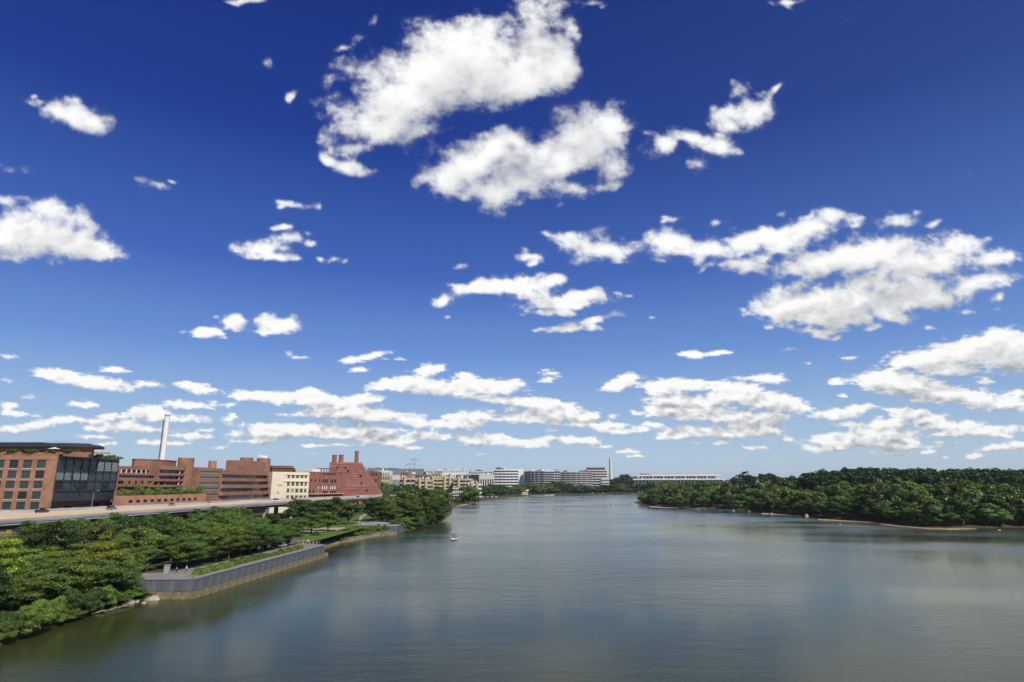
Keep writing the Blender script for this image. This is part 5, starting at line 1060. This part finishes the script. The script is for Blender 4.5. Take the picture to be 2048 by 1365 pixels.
# tan riverside complex: stepped blocks with turrets
tn = 'tan riverside complex'
for i, (p0, p1, yt, Y, bd, lb) in enumerate([(800, 832, 956, 985, 5, 'left wing'), (830, 862, 960, 965, 5, 'wing with a long balcony'), (858, 884, 957, 1010, 6, 'centre wing'), (882, 908, 955, 1030, 6, 'wing with twin turrets'), (906, 944, 958, 1000, 6, 'right wing'), (936, 962, 968, 985, 4, 'low right end')]):
    b_ = far_block('tan_terraced_building', 'stepped tan stone riverside building, %s' % lb, p0, p1, yt, Y, 30, TN, bands=bd, bandm=TN if i < 5 else OW, wx=.48, roofbits=4, bulge=2, group='tan riverside complex')
    for k in range(1 + i % 2):
        q = MB(); u = b_.L * (.3 + .4 * k); zt_ = b_.uw((p0 + p1) / 2, yt)[1]; q.tube((u, -1.5, zt_ * .35), (u, -1.5, zt_ + 1.5), 2.2, 2.2, 12); q.tube((u, -1.5, zt_ + 1.5), (u, -1.5, zt_ + 3.6), 2.2, .5, 12); b_.part('turret', q, TN)
far_block('white_banded_riverside_block', 'small dark block with three white bands at the river left of the round tree', 905, 930, 976, 900, 16, OW, bands=4, wx=.35, bandm=OW)
# obelisk
x, z = XZ(1220.5, 912.5, 3050); zb = 4; t = thing('obelisk', 'tall pale stone obelisk on the skyline', 'monument', (x, 3050, zb), math.radians(24)); hw = 7.2; hh = z - zb
q = MB(); q.prism([(-hw, -hw), (hw, -hw), (hw, hw), (-hw, hw)], 0, hh * .9, [(-hw * .62, -hw * .62), (hw * .62, -hw * .62), (hw * .62, hw * .62), (-hw * .62, hw * .62)]); q.obj('shaft', M['obelisk'], t)
q = MB(); w1 = hw * .62; q.prism([(-w1, -w1), (w1, -w1), (w1, w1), (-w1, w1)], hh * .9 + .002, hh, [(-.2, -.2), (.2, -.2), (.2, .2), (-.2, .2)]); q.obj('pyramidion', M['obelisk'], t)
# white marble hall with flat roofs
A_ = (XZ(1266, 960, 1900)[0], 1900); B_ = (XZ(1452, 960, 1850)[0], 1850); b_ = Bld('marble_hall', 'long low white marble hall with flat double roofs behind the island trees', 'building', A_, B_, 3.0)
L_ = b_.L; za, zb2, zc, zd = b_.uw(1360, 960.5)[1], b_.uw(1360, 957.5)[1], b_.uw(1360, 952.5)[1], b_.uw(1360, 949.5)[1]
q = MB(); q.box(L_ * .03, L_ * .97, 6, 70, 0, za - .02); b_.part('lower_wall', q, M['kc_dark']); q = MB(); q.box(0, L_, 0, 76, za, zb2); b_.part('terrace_roof', q, M['kc'])
q = MB(); q.box(L_ * .12, L_ * .90, 16, 60, zb2 + .01, zc - .01); b_.part('upper_wall', q, M['kc_dark']); q = MB(); q.box(L_ * .07, L_ * .95, 10, 66, zc, zd); b_.part('upper_roof', q, M['kc'])
for k in range(22): q = MB(); u = L_ * (.10 + .82 * k / 21); q.box(u, u + (1.0 if k % 3 else 3.4), 13, 14.2, zb2 + .01, zc - .01); b_.part('column', q, M['kc'])
for k in range(26): q = MB(); u = L_ * (.02 + .95 * k / 25); q.box(u, u + .8, 2, 3, 0, za - .01); b_.part('column', q, M['kc'])
# cranes
def crane(px, ytop, Y, jl, jr, label):
    x, z = XZ(px, ytop, Y); t = thing('tower_crane', label, 'crane', (x, Y, 3)); h = z - 3; s = .9; q = MB()
    for sx in (-1, 1):
        for sy in (-1, 1): q.box(sx * s - .14, sx * s + .14, sy * s - .14, sy * s + .14, 0, h)
    for k in range(int(h / 3)): q.tube((-s, -s, k * 3), (s, -s, k * 3 + 3), .1, .1, 4)
    q.obj('mast', M['steel_dark'], t); q = MB(); zj = h - 6; q.tube((-jl, 0, zj), (jr, 0, zj), .35, .35, 4); q.tube((-jl, 0, zj + 1.8), (jr * .9, 0, zj + 1.8), .25, .25, 4)
    for k in range(14): u = -jl + (jl + jr) * k / 14; q.tube((u, 0, zj), (u + (jl + jr) / 28, 0, zj + 1.8), .15, .15, 4)
    q.obj('jib', M['steel_dark'], t); q = MB(); q.tube((0, 0, h), (-jl * .8, 0, zj + 1.8), .12, .12, 4); q.tube((0, 0, h), (jr * .7, 0, zj + 1.8), .12, .12, 4); q.obj('tie_bar', M['steel_dark'], t); q = MB(); q.box(-jl, -jl + 4, -1, 1, zj - 3, zj - .4); q.obj('counterweight', M['concrete'], t); q = MB(); q.box(-1.2, 1.2, -2.2, -.95, zj - 3, zj - .4); q.obj('cab', M['white'], t)
crane(829.5, 917, 2150, 14, 12, 'taller tower crane on the skyline, right one'); crane(820, 926, 2200, 16, 22, 'shorter tower crane with a long jib on the skyline, left one')
q = thing('antenna_mast', 'thin twin antenna mast right of the pyramid chimneys', 'antenna', (XZ(723, 925, 760)[0], 760, 4)); c = MB(); hh = XZ(723, 923, 760)[1] - 4; c.tube((0, 0, 0), (0, 0, hh), .3, .15, 6); c.tube((2, 0, 0), (2, 0, hh - 3), .3, .15, 6); c.obj('mast', M['steel_dark'], q); c = MB(); c.box(0, 2, -.1, .1, hh * .8, hh * .81); c.obj('cross_bar', M['steel_dark'], q)
# boathouse and docks
x, y = G(1042, 991, 1); t = thing('boathouse', 'white roofed boathouse with a broad deck at the river bend', 'boathouse', (x, y - 20, .3))
q = MB(); q.box(-22, 26, -14, 16, -.6, 1.4); q.obj('deck', M['dock'], t)
q = MB(); q.box(-14, 6, 0, 12, 1.401, 7); q.obj('wall', M['tan'], t); q = MB(); q.prism([(-18, -3), (10, -3), (10, 14), (-18, 14)], 7.001, 10, [(-15, 5), (7, 5), (7, 6), (-15, 6)]); q.obj('roof', M['white'], t)
q = MB(); q.prism([(-2, -6), (18, -6), (18, 8), (-2, 8)], 11, 14, [(0, 0), (16, 0), (16, 2), (0, 2)]); q.obj('upper_roof', M['white'], t); q = MB(); q.box(0, 16, -4, 6, 1.41, 10.99); q.obj('upper_wall', M['tan'], t)
for k in range(5): q = MB(); q.box(-17 + k * 6.5, -16.4 + k * 6.5, -2.8, -2.2, 1.401, 6.99); q.obj('post', M['white'], t)
q = MB(); q.prism([(26, -6), (58, -22), (60, -18), (28, -1)], -.3, .7); q.obj('ramp', M['offwhite'], t)
def boat(x, y, z, rz, L_, m, label, canopy=True, name='motorboat', cat='boat'):
    t = thing(name, label, cat, (x, y, z), rz); s = L_ / 5.0; q = MB(); st = [(-2.5, .95, .1), (-1, 1.05, .1), (.8, 1.0, .1), (1.9, .6, .22), (2.6, .05, .5)]; n = 7; 
    for (u, w1, kz) in st:
        for k in range(n):
            a = math.pi * k / (n - 1); q.v.append((u * s, -math.cos(a) * w1 * s, (.75 + kz * .4 - math.sin(a) ** .6 * (.95 - kz)) * s))
    for i in range(len(st) - 1):
        for k in range(n - 1): a = i * n + k; q.f.append((a, a + n, a + n + 1, a + 1))
    q.f.append(tuple(range(n))); q.obj('hull', m, t); q = MB(); q.prism([(-2.45 * s, -.88 * s), (.8 * s, -.93 * s), (1.9 * s, -.55 * s), (2.5 * s, 0), (1.9 * s, .55 * s), (.8 * s, .93 * s), (-2.45 * s, .88 * s)], .42 * s, .5 * s); q.obj('deck', M['offwhite'], t)
    q = MB(); q.box(-.2 * s, .3 * s, -.5 * s, .5 * s, .501 * s, 1.2 * s); q.obj('console', M['steel_dark'], t); q = MB(); q.prism([(.3 * s, -.7 * s), (.4 * s, -.7 * s), (.4 * s, .7 * s), (.3 * s, .7 * s)], .9 * s, 1.5 * s); q.obj('windscreen', M['glass_pale'], t)
    q = MB(); q.box(-2.9 * s, -2.5 * s, -.2 * s, .2 * s, .1 * s, 1.1 * s); q.obj('outboard_motor', M['tyre'], t)
    if canopy:
        q = MB(); q.box(-1.3 * s, .7 * s, -.95 * s, .95 * s, 2.1 * s, 2.2 * s); q.obj('canopy', M['blue'], t)
        for sx in (-1.2, .6):
            for sy in (-.85, .85): q = MB(); q.tube((sx * s, sy * s, .5 * s), (sx * s, sy * s, 2.1 * s), .035 * s, .035 * s, 6); q.obj('canopy_post', M['chrome'], t)
    return t
bx, by = G(907, 1081, 0); boat(bx, by, .05, -math.pi / 2 - .25, 6.0, M['white'], 'small white motorboat with a dark canopy, alone on the open river')
person(bx, by + .9, .55, math.pi, 'cloth_navy', 'cloth_navy', 'dark clad person standing under the canopy of the motorboat')
for i, (px, py, m_, cp, lb) in enumerate([(957, 1001, 'white', True, 'white boat moored at the left of the timber dock'), (967, 998, 'carpaint_blue', False, 'blue boat moored beside the white one at the dock'), (980, 996, 'white', True, 'white canopied boat at the middle of the dock'), (990, 996, 'white', False, 'white open boat at the right end of the dock'), (1217, 998, 'white', False, 'tiny white boat out on the far river'), (1166, 996, 'orange', False, 'tiny orange boat near the far shore')]):
    x, y = G(px, py, 0); boat(x, y, .05, rnd.uniform(-.4, .4) + (0 if i % 2 else math.pi), 11 if i < 4 else 7, M[m_], lb, cp)
x, y = G(972, 999, 0); t = thing('timber_dock', 'reddish timber dock with moored boats at the cove', 'dock', (x, y + 14, 0)); q = MB()
q.box(-18, 22, -4, 6, .7, 1.1); q.obj('deck', M['dock'], t)
for k in range(8): q = MB(); q.tube((-17 + k * 5.4, -3.5, -1.5), (-17 + k * 5.4, -3.5, 2.2), .3, .3, 7); q.obj('piling', M['wood'], t)
for k in range(5): x0 = x - 14 + k * 8; q = thing('dock_parasol', 'white parasol on the timber dock, %s from the left' % ordw(k), 'parasol', (x0, y + 15, 1.1), 0, 'parasols on the dock'); c = MB(); c.prism([(2.6 * math.cos(a), 2.6 * math.sin(a)) for a in [i * math.pi / 4 for i in range(8)]], 2.6, 3.7, [(.1 * math.cos(a), .1 * math.sin(a)) for a in [i * math.pi / 4 for i in range(8)]]); c.obj('canopy', M['umbrella'], q); c = MB(); c.tube((0, 0, 0), (0, 0, 2.7), .08, .08, 6); c.obj('pole', M['chrome'], q)
for i in range(9):
    px = 1080 + i * 3.2; x, y = G(px, 990.5 + (i % 2) * .5, 0); q = MB(); q.prism([(-4, -.5), (3, -.6), (4.5, 0), (3, .6), (-4, .5)], 0, .9, [(-4, -.4), (3, -.5), (4.2, 0), (3, .5), (-4, .4)]); o = q.obj('rowing_boat', M['white'], None, (x, y - 6, .02), rnd.uniform(-.3, .3)); tag(o, 'white rowing boat moored right of the boathouse, %s from the left' % ordw(i), 'boat', 'rowing boats by the boathouse')
def kayak(px, py, label, rz):
    x, y = G(px, py, 0); t = thing('kayak', label, 'kayak', (x, y, 0), rz); q = MB(); q.prism([(-2.3, 0), (-1.2, -.32), (1.2, -.32), (2.3, 0), (1.2, .32), (-1.2, .32)], -.05, .32, [(-2.1, 0), (-1.1, -.22), (1.1, -.22), (2.1, 0), (1.1, .22), (-1.1, .22)]); q.obj('hull', M['cloth_navy'], t); q = MB(); q.tube((-.1, -1.1, .9), (.1, 1.1, 1.2), .03, .03, 5); q.obj('paddle', M['tyre'], t); return x, y
for i, (px, lb) in enumerate(((1109, 'left'), (1124, 'right'))):
    x, y = kayak(px, 1020, 'dark kayak far out on the river, %s one of two' % lb, .3); t = person(x, y, -.45, 1.5, 'cloth_navy', 'cloth_navy', 'dark clad paddler in the %s kayak' % lb)
# parkway cars and lawn on the far shore, white lamp
for i, (px, kd, m_) in enumerate([(1163, 'van', 'carpaint_white'), (1171, 'sedan', 'carpaint_white'), (1185, 'van', 'carpaint_white'), (1196, 'sedan', 'carpaint_silver'), (1206, 'van', 'carpaint_white'), (1248, 'sedan', 'carpaint_white'), (1267, 'sedan', 'carpaint_white'), (1275, 'sedan', 'carpaint_silver'), (1283, 'sedan', 'carpaint_white')]):
    Y_ = 1728; x = XZ(px, 980, Y_)[0]; car(kd, M[m_], x, Y_, max(hgt(x, Y_), .3), 0, '%s %s on the far shore parkway, %s from the left' % ('white' if 'white' in m_ else 'silver', kd if kd == 'van' else 'car', ordw(i)))
# island shore: sand strips, rocks
def beach(name, P, w0, m, zz=.32):
    q = MB(); q.sweep([(x, y, 0) for x, y in P], [(-w0, -.5), (w0 * .9, -.5), (w0 * .3, zz + .25), (-w0 * .7, zz)]); o = q.obj(name, m, smooth=True); tag(o, None, None, kind='structure')
beach('sand_bank', [G(1640, 1040), G(1731, 1045), G(1797, 1053.5), G(1862, 1058.5), G(1905, 1059), G(1946, 1058)], 4.5, M['sand'])
beach('sand_bank', [G(1264, 1004), G(1285, 1009), G(1302, 1013)], 8, M['sand'])
beach('sand_bank', [G(1302, 1014), G(1330, 1016), G(1356, 1016)], 4, M['rock'])
beach('sand_bank', [G(1525, 1028), G(1560, 1030), G(1600, 1033)], 2.2, M['rock'])
beach('sand_bank', [G(908, 1014.5), G(922, 1011.5), G(934, 1009)], 5, M['sand'])
def rock(px, py, s_, label, tall=.5):
    s_ *= .72
    x, y = G(px, py, 0); r = random.Random(int(px)); q = MB(); q.prism([(math.cos(a) * s_ * r.uniform(.75, 1.1), math.sin(a) * s_ * .8 * r.uniform(.75, 1.1)) for a in [k * math.pi / 4 for k in range(8)]], -.6, s_ * tall, [(math.cos(a) * s_ * .6 * r.uniform(.7, 1.1), math.sin(a) * s_ * .5) for a in [k * math.pi / 4 for k in range(8)]]); o = q.obj('rock', M['rock'], None, (x, y, 0)); tag(o, label, 'rock')
rock(1613, 1034, 3.0, 'tall pale boulder at the island water edge', .95); rock(1543, 1029, 3, 'pale flat rock at the left of the island stones'); rock(1499, 1024, 2.6, 'low pale rock on the island shore, left of the flat one'); rock(1467, 1022, 2.6, 'small low rock far left on the island shore'); rock(1998, 1061, 1.8, 'small pale rock in the water off the right island shore', .35); rock(1708, 1040, 2, 'small pale rock just left of the sand bank'); rock(1680, 1049, 1.6, 'dark low rock in the water before the sand bank', .3)
x, z = XZ(1573, 957, 900); t = thing('white_cupola', 'small white cupola peeking over the island trees', 'building', (x, 900, 4)); q = MB(); q.tube((0, 0, 0), (0, 0, z - 6), 3.6, 3.6, 12); q.obj('drum', M['white'], t); q = MB(); q.tube((0, 0, z - 5.99), (0, 0, z - 4), 4.2, .6, 12); q.obj('dome', M['white'], t)

# ------------------------------------------------------------------ the summer air
hz = bpy.data.materials.new('haze'); hz.use_nodes = True; t = hz.node_tree; t.nodes.clear()
vo = t.nodes.new('ShaderNodeVolumePrincipled'); vo.inputs['Density'].default_value = 4.0e-5; vo.inputs['Color'].default_value = (.93, .96, 1, 1); vo.inputs['Anisotropy'].default_value = .2
mo = t.nodes.new('ShaderNodeOutputMaterial'); t.links.new(vo.outputs[0], mo.inputs['Volume'])
q = MB(); q.box(-46000, 46000, -3000, 46000, -4.5, 185); o = q.obj('haze', hz); tag(o, None, None, kind='stuff')
SC.cycles.volume_bounces = 0
